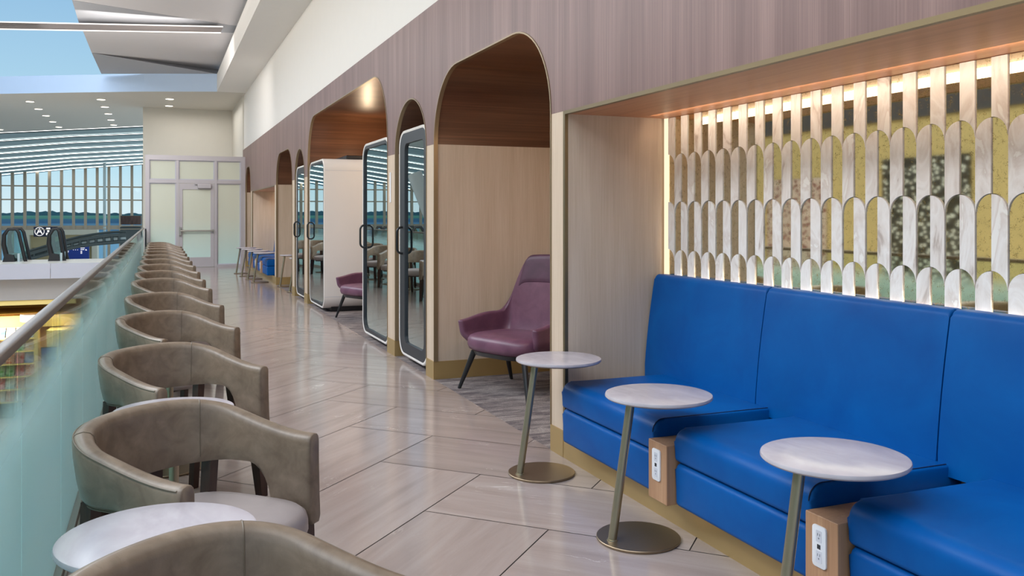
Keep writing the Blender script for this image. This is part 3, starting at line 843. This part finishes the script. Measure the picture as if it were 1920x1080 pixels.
MB().ring([(a, 0.01), (b, 0.01), (b, zdo-0.01), (a, zdo-0.01)], [(a+0.085, PZ(0.279)), (b-0.085, PZ(0.279)), (b-0.085, PZ(2.03)), (a+0.085, PZ(2.03))], 'y', YP+0.02, YP+0.07).build('door_leaf', 'alum', dr, smooth=0)
MB().box(a+0.08, b-0.08, YP+0.04, YP+0.05, PZ(0.27), PZ(2.04)).build('pane', 'door_glass', dr, smooth=0)
mb = MB(); mb.tube([(a+0.03, YP-0.05, PZ(0.965)), (b-0.02, YP-0.05, PZ(0.965))], 0.022, 12); mb.box(a+0.0, a+0.05, YP-0.06, YP+0.02, PZ(0.85), PZ(1.06)); mb.box(b-0.05, b-0.01, YP-0.06, YP+0.02, PZ(0.93), PZ(1.0)); mb.build('push_bar', 'steel', dr, smooth=40)
mb = MB(); mb.box(a+0.45, b-0.07, YP-0.07, YP+0.02, PZ(2.06), PZ(2.16), 0.01); mb.box(a+0.38, b-0.1, YP-0.05, YP+0.02, PZ(2.16), PZ(2.185)); mb.build('door_closer', 'alum', dr, smooth=0)
mb = MB(); mb.box(a, b, YP-0.02, YP+0.1, 0.0, 0.008); mb.build('threshold', 'steel', dr, smooth=0)
# room beyond the partition
st(MB().box(-0.45, 2.3, 28.7, 28.9, 0, 4.70).build('wall_end_upper', 'cream_paint', smooth=0))
st(MB().box(-0.45, 3.0, Y_END+0.05, 28.7, -0.05, 0).build('floor_beyond', 'tile', smooth=0))
st(MB().box(W, W+0.2, 24.9, 28.7, 0, 4.7).build('wall_right_beyond', 'cream_paint', smooth=0))
st(MB().box(-0.345, -0.30, Y_END, Y_END+0.25, 0, 1.02).build('trim_9', 'slab', smooth=0))

# ------------------------------------------------------------------ ceilings
F_, H_, HY_ = 1630.0, 1.38, 402.5
TH = math.atan(662/1630.0); sT, cT = math.sin(TH), math.cos(TH)
def at(px, py, z):
    """surveyed point: sight line through a photo mark met with the level z"""
    Z = F_*(H_-z)/(py-HY_); x = (px-960)*Z/F_
    return Vector((cT*x+sT*Z, -sT*x+cT*Z, z))
ZS = 4.65
# soffit strip over the right wall
st(MB().box(1.43, W+0.05, -2.5, 24.36, ZS, 5.12).build('ceiling_soffit', 'white_paint', smooth=0))
# cross beam (angled in plan) and the low ceiling beyond it
beam = [at(405, 171.7, ZS), at(270, 171.7, ZS), at(135, 173.5, ZS), at(0, 176, ZS)]
d = (beam[3]-beam[2]).normalized(); beam.append(beam[3]+d*16)
beam[0].x = 1.44
mb = MB()
for p, q in zip(beam, beam[1:]):
    mb.poly([p, q, q+Vector((0, 0, 0.47)), p+Vector((0, 0, 0.47))])
    mb.poly([p+Vector((0, 0, 0.47)), q+Vector((0, 0, 0.47)), q+Vector((0.2, 0.5, 0.47)), p+Vector((0.2, 0.5, 0.47))])
st(mb.build('ceiling_beam', 'skylit_panel', smooth=0))
rowpx = [(248.7, 242.5, 236), (264, 255.5, 250), (277.5, 267.5, 262), (288, 278, 272), (298, 288, 281), (307, 296, 289), (315, 302.5, 295.5), (322, 309.5, 302), (328, 316, 307), (332, 319, 310.5)]
rows = []
for i, (l, m, r_) in enumerate(rowpx):
    t = i/9
    L, m_, R = at(0, l, 4.65-0.60*t), at(136, m, 4.65-0.12*t), at(272, r_, 4.65+0.28*t)
    ext = [L+(L-m_)*1.0+Vector((0, 0, -0.12*t)), L+(L-m_)*2.4+Vector((0, 0, -0.4*t)), L+(L-m_)*4+Vector((0, 0, -0.9*t))]
    extR = R+(R-m_)*1.2
    rows.append([extR, R, m_, L]+ext)
mb = MB()
b2 = [Vector((3.4, 24.1, ZS))] + beam
V = [rows[0][0]+Vector((3.5, -2.5, 0))]+rows[0]
# low flat ceiling: fan between beam and first slat row
mb.face([mb.bm.verts.new(p) for p in (b2[::-1])[:0] or (beam[::-1] + [Vector((3.4, 24.36, ZS)), Vector((3.4, 33, ZS))] + [Vector((p.x, p.y, ZS)) for p in rows[0]])])
st(mb.build('ceiling_low', 'cream_paint', smooth=0))
mb = MB(); mb.grid([[p+Vector((0, 0, 0.05)) for p in r_] for r_ in rows])
st(mb.build('ceiling_slats', 'slat', smooth=0))
mb = MB()
for r_ in rows[:-1]:
    for off, wd in ((0.55, 0.30),):
        mb.grid([[p+Vector((0.0, off, 0.02)) for p in r_], [p+Vector((0.0, off+wd, 0.02)) for p in r_]])
st(mb.build('ceiling_slat_gaps', 'slat_dark', smooth=0))
ords = ['first', 'second', 'third', 'fourth', 'fifth', 'sixth', 'seventh', 'eighth', 'ninth']
for i, r_ in enumerate(rows[:-1]):
    wd = 0.11+0.022*i
    mb = MB(); mb.grid([[p+Vector((0, 0, 0.0)) for p in r_], [p+Vector((0, wd, 0.0)) for p in r_]])
    o = mb.build('linear_light', 'led_white', smooth=0)
    tag(o, '%s bright light line across the slatted concourse ceiling, counted from the nearest' % ords[i], 'ceiling light', 'light lines in the slatted ceiling')
# recessed downlights in three rows
dl = [[(-3.43, 28.33), (-3.43, 30.23), (-3.43, 32.16), (-3.44, 34.18), (-3.44, 36.16)], [(-1.51, 27.06), (-1.51, 28.88), (-1.51, 30.81), (-1.52, 32.76), (-1.52, 34.56)], [(0.28, 26.22), (0.28, 27.88)], [(-5.62, 38.1)]]
rn = ['left row', 'middle row', 'right pair', 'edge of the photo']
first = None
for ri, row in enumerate(dl):
    for ci, (x, y) in enumerate(row):
        lab = '%s recessed downlight of the %s in the low cream ceiling' % (['nearest', 'second', 'third', 'fourth', 'fifth'][ci], rn[ri]) if ri < 3 else 'lone recessed downlight at the left edge of the low cream ceiling'
        if first is None:
            first = empty('recessed_downlight', (x, y, ZS-0.03), lab, 'ceiling light', 'recessed downlights')
            MB().lathe([(0.10, 0.0), (0.13, 0.0), (0.13, 0.03), (0.10, 0.03)], (x, y, ZS-0.03), 24).build('trim_ring', 'white_paint', first)
            MB().lathe([(0.02, 0.0), (0.105, 0.0), (0.105, 0.012), (0.02, 0.012)], (x, y, ZS-0.032), 24).build('lens', 'downlight', first)
        else: dup(first, (x, y, ZS-0.03), 0, lab)
# skylight panels above
ZP = 5.35
def panel(name, pts, mat): 
    mb = MB(); mb.poly(pts); up = [p+Vector((0, 0, 0.12)) for p in pts]; mb.poly(up)
    for i in range(len(pts)):
        j = (i+1) % len(pts); mb.poly([pts[i], pts[j], up[j], up[i]])
    return st(mb.build(name, mat, smooth=0))
ra = at(430, 47, ZP); rb = at(467, 0, ZP)
pA = [at(135, 0, ZP), ra, Vector((2.8, ra.y, ZP)), Vector((2.8, 3, ZP)), Vector((at(135, 0, ZP).x, 3, ZP))]
panel('ceiling_panel', pA, 'grey_panel')
panel('ceiling_panel', [at(135, 0, ZP)+Vector((0, 0.02, 0)), at(150, 50, ZP), Vector((2.8, at(425, 57, ZP).y, ZP)), Vector((2.8, ra.y+0.02, ZP)), ra+Vector((0, 0.02, 0))], 'grey_panel_shade')
q1 = at(425, 57, ZP)
panel('ceiling_panel', [at(150, 50.5, ZP), at(155, 57, ZP), at(172, 99, ZP), at(405, 131, ZP), Vector((2.8, at(405, 131, ZP).y, ZP)), Vector((2.8, q1.y+0.03, ZP))], 'grey_panel')
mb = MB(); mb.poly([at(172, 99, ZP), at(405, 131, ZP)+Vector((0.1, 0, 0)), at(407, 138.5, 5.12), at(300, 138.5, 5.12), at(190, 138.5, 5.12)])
st(mb.build('ceiling_well', 'grey_panel_shade', smooth=0))
for i, (l, r_) in enumerate((((0, 41), (418, 50)), ((0, 54.5), (414, 61.5)))):
    A, B = at(l[0], l[1], 5.2), at(r_[0], r_[1], 5.2); A = A+(A-B)*0.6
    o = MB().tube([A, B], 0.012, 8).build('pendant_light_line', 'led_line', smooth=40)
    tag(o, ['long thin light line under the skylight, upper of the pair', 'long thin light line under the skylight, lower of the pair'][i], 'ceiling light', 'light line pair under the skylight')
A0, B0 = at(0, 42, 5.24), at(418, 51, 5.24); A1, B1 = at(0, 53.5, 5.24), at(414, 60.5, 5.24)
mb = MB(); mb.poly([A0+(A0-B0)*0.6, B0, B1, A1+(A1-B1)*0.6]); st(mb.build('ceiling_light_slot', 'slot_grey', smooth=0))

# ------------------------------------------------------------------ concourse across the void
YW = 68.0
fr = MB()
x = 1.2
def wtop(x): return 4.93+0.1*(x+1.0) if x > -10 else 4.05+0.06*(x+10)
n = 0
while x > -40:
    fr.box(x-0.09, x+0.09, YW-0.25, YW, -4.6, wtop(x)+0.6); x -= 0.748
for z, h in ((3.355, 0.045), (2.417, 0.045), (0.50, 0.12)): fr.box(-40, 1.4, YW-0.15, YW-0.02, z-h, z+h)
w6 = st(fr.build('window_6', 'mullion', smooth=0))
MB().box(-40, 1.4, YW+0.02, YW+0.04, -4.6, 5.4).build('glazing', 'clear_glass', w6, smooth=0)
mb = MB(); mb.poly([(-700, 69, -3.0), (500, 69, -3.0), (500, 910, 0.6), (-700, 910, 0.6)]); st(mb.build('ground', 'ground', smooth=0))
random.seed(3)
mb = MB(); top = []; x = -420.0
while x < 160:
    top.append((x, 900, 3.0+random.random()*1.8+1.2*math.sin(x*0.05)+math.sin(x*0.013)*0.8)); x += 1.6+random.random()*2.2
lo = [(p[0], 900, -6.0) for p in top]; bk = [(p[0], 925, p[2]*0.8) for p in top]
mb.grid([lo, top, bk]); tag(mb.build('tree_line', 'trees', smooth=0), 'dark band of distant trees along the horizon beyond the airfield', 'trees', kind='stuff')
mb = MB(); mb.tube([(-3.15, 60, -4.5), (-3.15, 60, 4.6)], 0.085, 12); mb.build('mast', 'esc_silver', None)
ob = C.objects['mast'] if 'mast' in C.objects else None
bpy.data.objects['mast'].name = 'steel_column'
tag(bpy.data.objects['steel_column'], 'slim pale steel column standing before the big concourse windows', 'column')
# bridge slab
st(MB().box(-34, -0.45, 27.3, 30.2, -0.12, 0.0).build('floor_bridge', 'lower_floor', smooth=0))
mb = MB()
x = -34
while x < -0.46:
    e = min(x+2.4, -0.45); mb.box(x+0.006, e-0.006, 27.27, 27.33, -0.40, 0.02); x += 2.4
st(mb.build('trim_10', 'slab', smooth=0))
st(MB().box(-34, -0.45, 27.75, 30.2, -1.02, -0.13).build('wall_bulkhead', 'slab_under', smooth=0))
st(MB().box(-34, 1.0, 8, 67.9, -4.6, -4.5).build('floor_lower', 'lower_floor', smooth=0))
st(MB().box(-0.46, -0.42, -2.5, 28.7, -4.5, -0.02).build('wall_edge', 'white_paint', smooth=0))
# shop under the bridge
mb = MB(); mb.box(-12, -2.2, 27.8, 27.9, -1.16, -1.03); st(mb.build('trim_11', 'amber_pale', smooth=0))
st(MB().box(-12, -2.2, 27.9, 29.6, -1.42, -1.40).build('ceiling_shop', 'amber', smooth=0))
st(MB().box(-12, -2.2, 29.6, 29.7, -4.5, -1.03).build('wall_shop', 'amber', smooth=0))
st(MB().box(-12, -2.2, 29.2, 29.59, -1.95, -1.6).build('trim_12', 'amber_pale', smooth=0))
st(MB().box(-3.0, -2.2, 28.4, 29.55, -4.5, -1.98).build('wall_shop_pier', 'amber_pale', smooth=0))
lamp = empty('drum_pendant', (-3.35, 28.6, -1.4), 'pale round drum lamp under the yellow shop ceiling below the bridge', 'lamp')
MB().lathe([(0.05, -0.02), (0.34, -0.02), (0.36, -0.06), (0.36, -0.3), (0.3, -0.33)], (-3.35, 28.6, -1.4), 32).build('shade', 'cream_paint', lamp)
rack = empty('magazine_rack', (-4.2, 28.6, -4.5), 'wooden magazine rack in the yellow shop seen below the handrail', 'rack')
mb = MB(); mb.box(-5.3, -3.32, 28.72, 28.8, -4.5, -1.95); mb.build('back_panel', 'esc_dark', rack, smooth=0)
for i in range(6):
    MB().box(-5.3, -3.32, 28.35, 28.72, -4.0+i*0.36, -3.97+i*0.36).build('shelf', 'amber_pale', rack, smooth=0)
MB().box(-3.32, -3.22, 28.3, 28.8, -4.5, -1.95).build('side_panel', 'amber_pale', rack, smooth=0)
mcols = [(200, 60, 60), (70, 130, 200), (230, 220, 205), (90, 170, 80), (225, 190, 150), (60, 60, 90), (180, 210, 190), (230, 120, 60)]
mnames = ['red', 'blue', 'cream', 'green', 'peach', 'dark blue', 'pale green', 'orange']
for i, c in enumerate(mcols): M['cover%d' % i] = m_spots('cover_%s' % mnames[i].replace(' ', '_'), rgb(*c), rgb(*[min(255, int(v*0.5+120)) for v in c]), 6+i)
random.seed(11)
sh_n = ['bottom', 'second lowest', 'third lowest', 'third highest', 'second highest', 'top']
for r_ in range(6):
    for c in range(8):
        x0 = -5.27+c*0.243; q = random.randrange(8)
        o = MB().prism([(28.44, -3.965+r_*0.36), (28.46, -3.965+r_*0.36), (28.66, -3.68+r_*0.36), (28.64, -3.68+r_*0.36)], 'x', x0, x0+0.215).build('magazine', 'cover%d' % q, smooth=0)
        tag(o, '%s magazine, %s from the left on the %s shelf of the shop rack' % (mnames[q], ['first', 'second', 'third', 'fourth', 'fifth', 'sixth', 'seventh', 'eighth'][c], sh_n[r_]), 'magazine', 'magazines on the shop rack')
scr = empty('wall_screen', (-3.05, 28.3, -2.9), 'dark teal screen on the pale yellow shop pier', 'screen')
MB().box(-3.15, -2.75, 28.34, 28.39, -3.05, -2.45, 0.01).build('housing', 'black', scr, smooth=0)
MB().box(-3.12, -2.78, 28.33, 28.345, -3.02, -2.48).build('display', 'board', scr, smooth=0)
# portal, sign and departures board on the lower level
def atY(px, py, Y):
    Z = Y/(-sT*(px-960)/F_+cT); x = (px-960)*Z/F_
    return Vector((cT*x+sT*Z, Y, H_-(py-HY_)*Z/F_))
YPt = 50.0
a, b = atY(46, 432, YPt), atY(182, 430, YPt); a2, b2_ = atY(55, 441, YPt), atY(172, 440, YPt)
zt_ = (a.z+b.z)/2; zi = (a2.z+b2_.z)/2
mb = MB(); mb.box(a.x, a2.x, YPt, YPt+1.5, -4.5, zt_); mb.box(b2_.x, b.x, YPt, YPt+1.5, -4.5, zt_); mb.box(a2.x, b2_.x, YPt, YPt+1.5, zi, zt_)
st(mb.build('wall_portal', 'portal', smooth=0))
st(MB().box(a2.x, b2_.x, YPt+0.5, YPt+1.5, zi-0.65, zi).build('trim_13', 'portal_in', smooth=0))
st(MB().box(a2.x, b2_.x, YPt+1.4, YPt+1.5, -4.5, zi).build('wall_portal_inside', 'portal_in', smooth=0))
YS = 47.0
s0, s1 = atY(63, 444, YS), atY(108, 424.5, YS)
sign = empty('hanging_sign', ((s0.x+s1.x)/2, YS, s0.z), 'navy hanging sign with a white circled letter A above the escalators', 'sign')
MB().box(s0.x, s1.x, YS, YS+0.25, s0.z, s1.z).build('sign_box', 'navy', sign, smooth=0)
ca = atY(74.2, 434, YS); rad = (s1.z-s0.z)*0.43
mb = MB(); n = 40
ro = [(ca.x+rad*math.cos(2*PI*k/n), ca.z+rad*math.sin(2*PI*k/n)) for k in range(n)]; ri = [(ca.x+rad*0.86*math.cos(2*PI*k/n), ca.z+rad*0.86*math.sin(2*PI*k/n)) for k in range(n)]
mb.ring(ro, ri, 'y', YS-0.03, YS-0.005); mb.build('ring', 'sign_white', sign, smooth=0)
def text(body, size, loc, mat, parent, name):
    cu = bpy.data.curves.new(name, 'FONT'); cu.body = body; cu.size = size; cu.align_x = 'CENTER'; cu.align_y = 'CENTER'; cu.extrude = 0.01; cu.offset = size*0.02
    t = bpy.data.objects.new('tmp_text', cu); C.objects.link(t)
    dg = bpy.context.evaluated_depsgraph_get(); me = bpy.data.meshes.new_from_object(t.evaluated_get(dg))
    bpy.data.objects.remove(t)
    o = bpy.data.objects.new(name, me); C.objects.link(o); me.materials.clear(); me.materials.append(M[mat])
    o.parent = parent; o.location = Vector(loc)-parent_loc(parent); o.rotation_euler = (PI/2, 0, 0); return o
text('A', rad*1.75, (ca.x, YS-0.02, ca.z), 'sign_white', sign, 'letter')
mb = MB()
for px, py, w_, h_ in ((90.5, 428.3, 0.085, 0.035), (90.5, 433.5, 0.045, 0.05), (88.5, 438.8, 0.05, 0.055)):
    p = atY(px, py, YS); mb.box(p.x-w_, p.x+w_, YS-0.02, YS-0.005, p.z-h_, p.z+h_)
mb.build('symbols', 'sign_white', sign, smooth=0)
s0, s1 = atY(123, 487, 49.0), atY(167, 461.5, 49.0)
bd = empty('departures_board', ((s0.x+s1.x)/2, 49, s0.z-0.2), 'blue departures display with rows of white entries behind the escalator', 'display board')
MB().box(s0.x, s1.x, 49.0, 49.2, s0.z-0.2, s1.z).build('screen', 'board', bd, smooth=0)
mb = MB(); random.seed(5)
for px, py, w_ in ((126, 467, 6), (126, 470.5, 3), (126, 472.5, 2.4), (151, 464.5, 9), (151, 467.5, 11), (151, 470.5, 3), (151, 472.5, 3), (151, 474.5, 3), (137, 468, 1.2), (141, 468, 1.2), (145, 468, 1.2), (160, 468.5, 3)):
    p, q = atY(px, py, 48.98), atY(px+w_, py+1.1, 48.98)
    xx = p.x
    while xx < q.x:
        e = min(q.x, xx+0.08+random.random()*0.12); mb.box(xx, e, 48.97, 48.99, q.z, p.z); xx = e+0.05
mb.build('text_rows', 'sign_white', bd, smooth=0)
# escalators: newel ends on the bridge and the inclined truss
def escalator(px0, px1, label, Y=29.2):
    p0, p1 = atY(px0, 493, Y), atY(px1, 493, Y)
    xl, xr = p0.x, p1.x; wd = xr-xl
    root = empty('escalator', ((xl+xr)/2, Y, 0), label, 'escalator', 'escalators at the bridge')
    for yy in (Y, Y+1.0):
        # balustrade glass with handrail loop descending to the right
        zt = 0.95
        prof = [(xl+0.10, 0.22), (xl+0.04, 0.5), (xl+0.05, 0.78), (xl+0.16, zt), (xl+wd*0.62, zt), (xl+wd*0.74, zt-0.10), (xr, 0.10)]
        MB().prism([(xl+0.10, 0.1)]+[(p[0], p[1]-0.02) for p in prof], 'y', yy-0.01, yy+0.01).build('glass_panel', 'esc_glass', root, smooth=0)
        pts = [(xl+0.16, yy, 0.0)] + [(p[0], yy, p[1]) for p in prof] + [(xr+0.12, yy, -0.35)]
        MB().tube(pts, [0.09, 0.075, 0.07, 0.06, 0.05, 0.045, 0.05, 0.05, 0.05], 8).build('handrail', 'black', root, smooth=50)
    MB().prism([(xl+0.02, 0.0), (xl+0.34, 0.0), (xl+0.30, 0.20), (xl+0.08, 0.24)], 'y', Y-0.1, Y+1.1).build('newel_base', 'black', root, smooth=0)
    MB().box(xl+0.40, xl+wd*0.80, Y-0.06, Y+1.06, 0.0, 0.24).build('skirt', 'esc_silver', root, smooth=0)
    return root
escalator(4, 46, 'left escalator end with black handrail loop at the left edge of the bridge')
escalator(89, 119, 'escalator end with black handrail loop in front of the circled letter sign')
YE = 38.0
tr = empty('inclined_escalator', tuple(atY(150, 490, YE)), 'dark escalator truss with silver panels rising to the right behind the sign', 'escalator')
top = [atY(p[0], p[1], YE) for p in ((38, 482), (90, 466.5), (120, 457.5), (150, 450), (180, 445), (210, 441.5), (236, 440.5))]
bot = [atY(p[0], p[1], YE) for p in ((38, 490), (90, 475.5), (120, 467.5), (150, 461), (180, 457), (210, 454.5), (236, 452))]
mb = MB()
mb.tube([p for p in top], 0.075, 6); mb.tube([p for p in bot], 0.075, 6)
for i in range(len(top)-1):
    for q in (0.0, 0.5):
        a = top[i].lerp(top[i+1], q); b = bot[i].lerp(bot[i+1], q); mb.tube([a, b], 0.05, 6)
mb.build('truss', 'esc_dark', tr, smooth=0)
mb = MB()
V = [[p+Vector((0, 0.12, 0)) for p in top], [p+Vector((0, 0.12, 0)) for p in bot]]; mb.grid(V)
mb.build('side_panel', 'esc_silver', tr, smooth=0)
mb = MB(); mb.tube([p+Vector((0, 0.12, 0.13)) for p in top], 0.05, 8); mb.build('handrail', 'esc_dark', tr, smooth=0)
# brown clad block at the end of the rail
a, b = atY(226, 421, 40), atY(264, 404.5, 40)
st(MB().box(a.x, b.x, 40, 42, a.z, b.z).build('wall_block', 'brown_clad', smooth=0))
a, b = atY(225, 470, 40), atY(264, 425.5, 40)
st(MB().box(a.x, b.x, 40.01, 42, -4.5, b.z).build('wall_block_lower', 'slate', smooth=0))
a, b = atY(0, 425, 40), atY(266, 423, 40)
mb = MB(); mb.box(-20, b.x, 39.95, 40.0, b.z-0.03, b.z); mb.box(a.x*0.0-8, b.x, 39.95, 40.0, b.z-0.16, b.z-0.13)
tag(mb.build('guard_rail', 'mullion', smooth=0), 'thin horizontal guard rail crossing before the concourse windows', 'rail')
# slanted white columns further left (they show in the booth glass)
for i, (x, y) in enumerate(((-9.5, 45), (-13.5, 52))):
    o = MB().tube([(x-1.6, y, -4.5), (x, y, 0.5), (x+1.2, y, 3.6)], [0.32, 0.36, 0.4], 16).build('slanted_column', 'pod_white')
    tag(o, ['slanted white column of the concourse, nearer one mirrored in the booth glass', 'slanted white column of the concourse, farther one mirrored in the booth glass'][i], 'column', 'slanted concourse columns')
# store fronts across the void (they show in the scallop mirrors)
st(MB().box(-13.2, -13.0, -12, 27, -4.5, 6.4).build('wall_left', 'tan_wall', smooth=0))
st(MB().box(-12.98, -12.9, -12, 27, 3.95, 5.3).build('trim_14', 'band_dark', smooth=0))
pn = [('leopard', 20.6, 23.3, -4.5, 2.5, 'tall red rosette patterned store panel mirrored between the marble strips'), ('polka', 15.6, 18.4, -4.5, 2.9, 'black and white dotted store panel mirrored between the marble strips')]
for mt, y0, y1, z0, z1, lab in pn:
    o = MB().box(-12.98, -12.9, y0, y1, z0, z1, 0.02).build('store_panel', mt, smooth=0); tag(o, lab, 'panel')

# ------------------------------------------------------------------ lights
def area(name, loc, rot, sx, sy, power, col):
    l = bpy.data.lights.new(name, 'AREA'); l.shape = 'RECTANGLE'; l.size = sx; l.size_y = sy; l.energy = power; l.color = col
    o = bpy.data.objects.new(name, l); o.location = loc; o.rotation_euler = rot; C.objects.link(o); return o
# niche: LED lines along the top and the bottom of the scallop wall
area('led_top', (2.62, 2.3, 1.935), (0, math.radians(-62), 0), 0.05, 4.1, 5.6, (1.0, 0.80, 0.60))
area('led_bottom', (2.792-0.004, 2.3, 1.0), (0, math.radians(-160), 0), 0.012, 4.1, 10, (1.0, 0.82, 0.62))
area('led_top_far', (2.62, 20.0, 1.935), (0, math.radians(-50), 0), 0.05, 4.1, 14, (1.0, 0.80, 0.60))
# alcove lamps; booth roof ones are unseen, added to brighten the lining
def point(name, loc, power, col, r=0.05):
    l = bpy.data.lights.new(name, 'POINT'); l.energy = power; l.color = col; l.shadow_soft_size = r
    o = bpy.data.objects.new(name, l); o.location = loc; C.objects.link(o); return o
for nme, x, y, z, p in (('alcove', 2.75, 4.86, 2.30, 20), ('booth_bay', 2.66, 8.88, 2.27, 6), ('booth_roof_fill', 2.9, 12.9, 2.30, 15), ('booth_roof_fill_near', 2.95, 9.6, 2.30, 14), ('alcove_far', 2.8, 15.6, 2.3, 6), ('alcove_end', 2.8, 22.9, 2.3, 4)):
    point(nme, (x, y, z), p, (1.0, 0.74, 0.48))
area('booth_bay_mid', (3.2, 11.2, 2.84), (0, 0, 0), 0.2, 1.6, 16, (1.0, 0.80, 0.58))
area('wall_fill', (-2.6, 11.0, 4.7), (0, math.radians(-62), 0), 0.6, 19, 285, (1.0, 0.95, 0.90))  # unseen fill added over the void to brighten the right wall
area('end_fill', (-0.4, 18.5, 4.9), (math.radians(62), 0, 0), 2.0, 0.8, 85, (1.0, 0.96, 0.92))  # unseen fill added to lift the dark corridor end
# daylight from the skylight and an unseen area lamp over the walkway
area('walkway_light', (0.6, 4.0, 5.6), (0, 0, 0), 1.6, 12, 130, (1.0, 0.93, 0.88))
area('skylight', (-5.0, 10.0, 9.0), (0, math.radians(-18), 0), 9, 26, 3000, (0.9, 0.95, 1.0))
area('concourse_light', (-4.0, 30.5, 4.4), (0, 0, 0), 7, 2.5, 90, (1.0, 0.97, 0.92))
area('shop_light', (-5.0, 28.5, -1.5), (0, 0, 0), 5, 0.8, 220, (1.0, 0.88, 0.68))
area('end_room', (0.9, 26.6, 4.5), (0, 0, 0), 2, 3, 45, (1.0, 0.97, 0.92))
area('panel_fill', (1.40, 15, 4.92), (0, math.radians(130), 0), 0.08, 14, 9, (1.0, 0.96, 0.94))  # unseen uplight added to brighten the panels under the skylight

w = bpy.data.worlds.new('World'); bpy.context.scene.world = w; w.use_nodes = True
t = w.node_tree; t.nodes.clear()
tc = t.nodes.new('ShaderNodeTexCoord'); sp = t.nodes.new('ShaderNodeSeparateXYZ'); t.links.new(tc.outputs['Generated'], sp.inputs[0])
cr = t.nodes.new('ShaderNodeValToRGB'); t.links.new(sp.outputs['Z'], cr.inputs[0])
el = cr.color_ramp.elements
el[0].position = 0.0; el[0].color = rgb(228, 244, 250); el[1].position = 0.06; el[1].color = rgb(190, 230, 248)
e = el.new(0.28); e.color = rgb(138, 186, 228)
bg = t.nodes.new('ShaderNodeBackground'); t.links.new(cr.outputs[0], bg.inputs[0]); bg.inputs[1].default_value = 0.95
wo = t.nodes.new('ShaderNodeOutputWorld'); t.links.new(bg.outputs[0], wo.inputs[0])

# ------------------------------------------------------------------ camera
cd = bpy.data.cameras.new('camera'); cam = bpy.data.objects.new('camera', cd); C.objects.link(cam)
cam.location = (0, 0, H_); cam.rotation_euler = (PI/2, 0, -TH)
cd.sensor_fit = 'HORIZONTAL'; cd.sensor_width = 36; cd.lens = 36*F_/1920
cd.shift_y = -(540-HY_)/1920; cd.clip_start = 0.05; cd.clip_end = 3000
bpy.context.scene.camera = cam
sc = bpy.context.scene
sc.view_settings.view_transform = 'Standard'; sc.view_settings.look = 'None'; sc.view_settings.exposure = 0.0
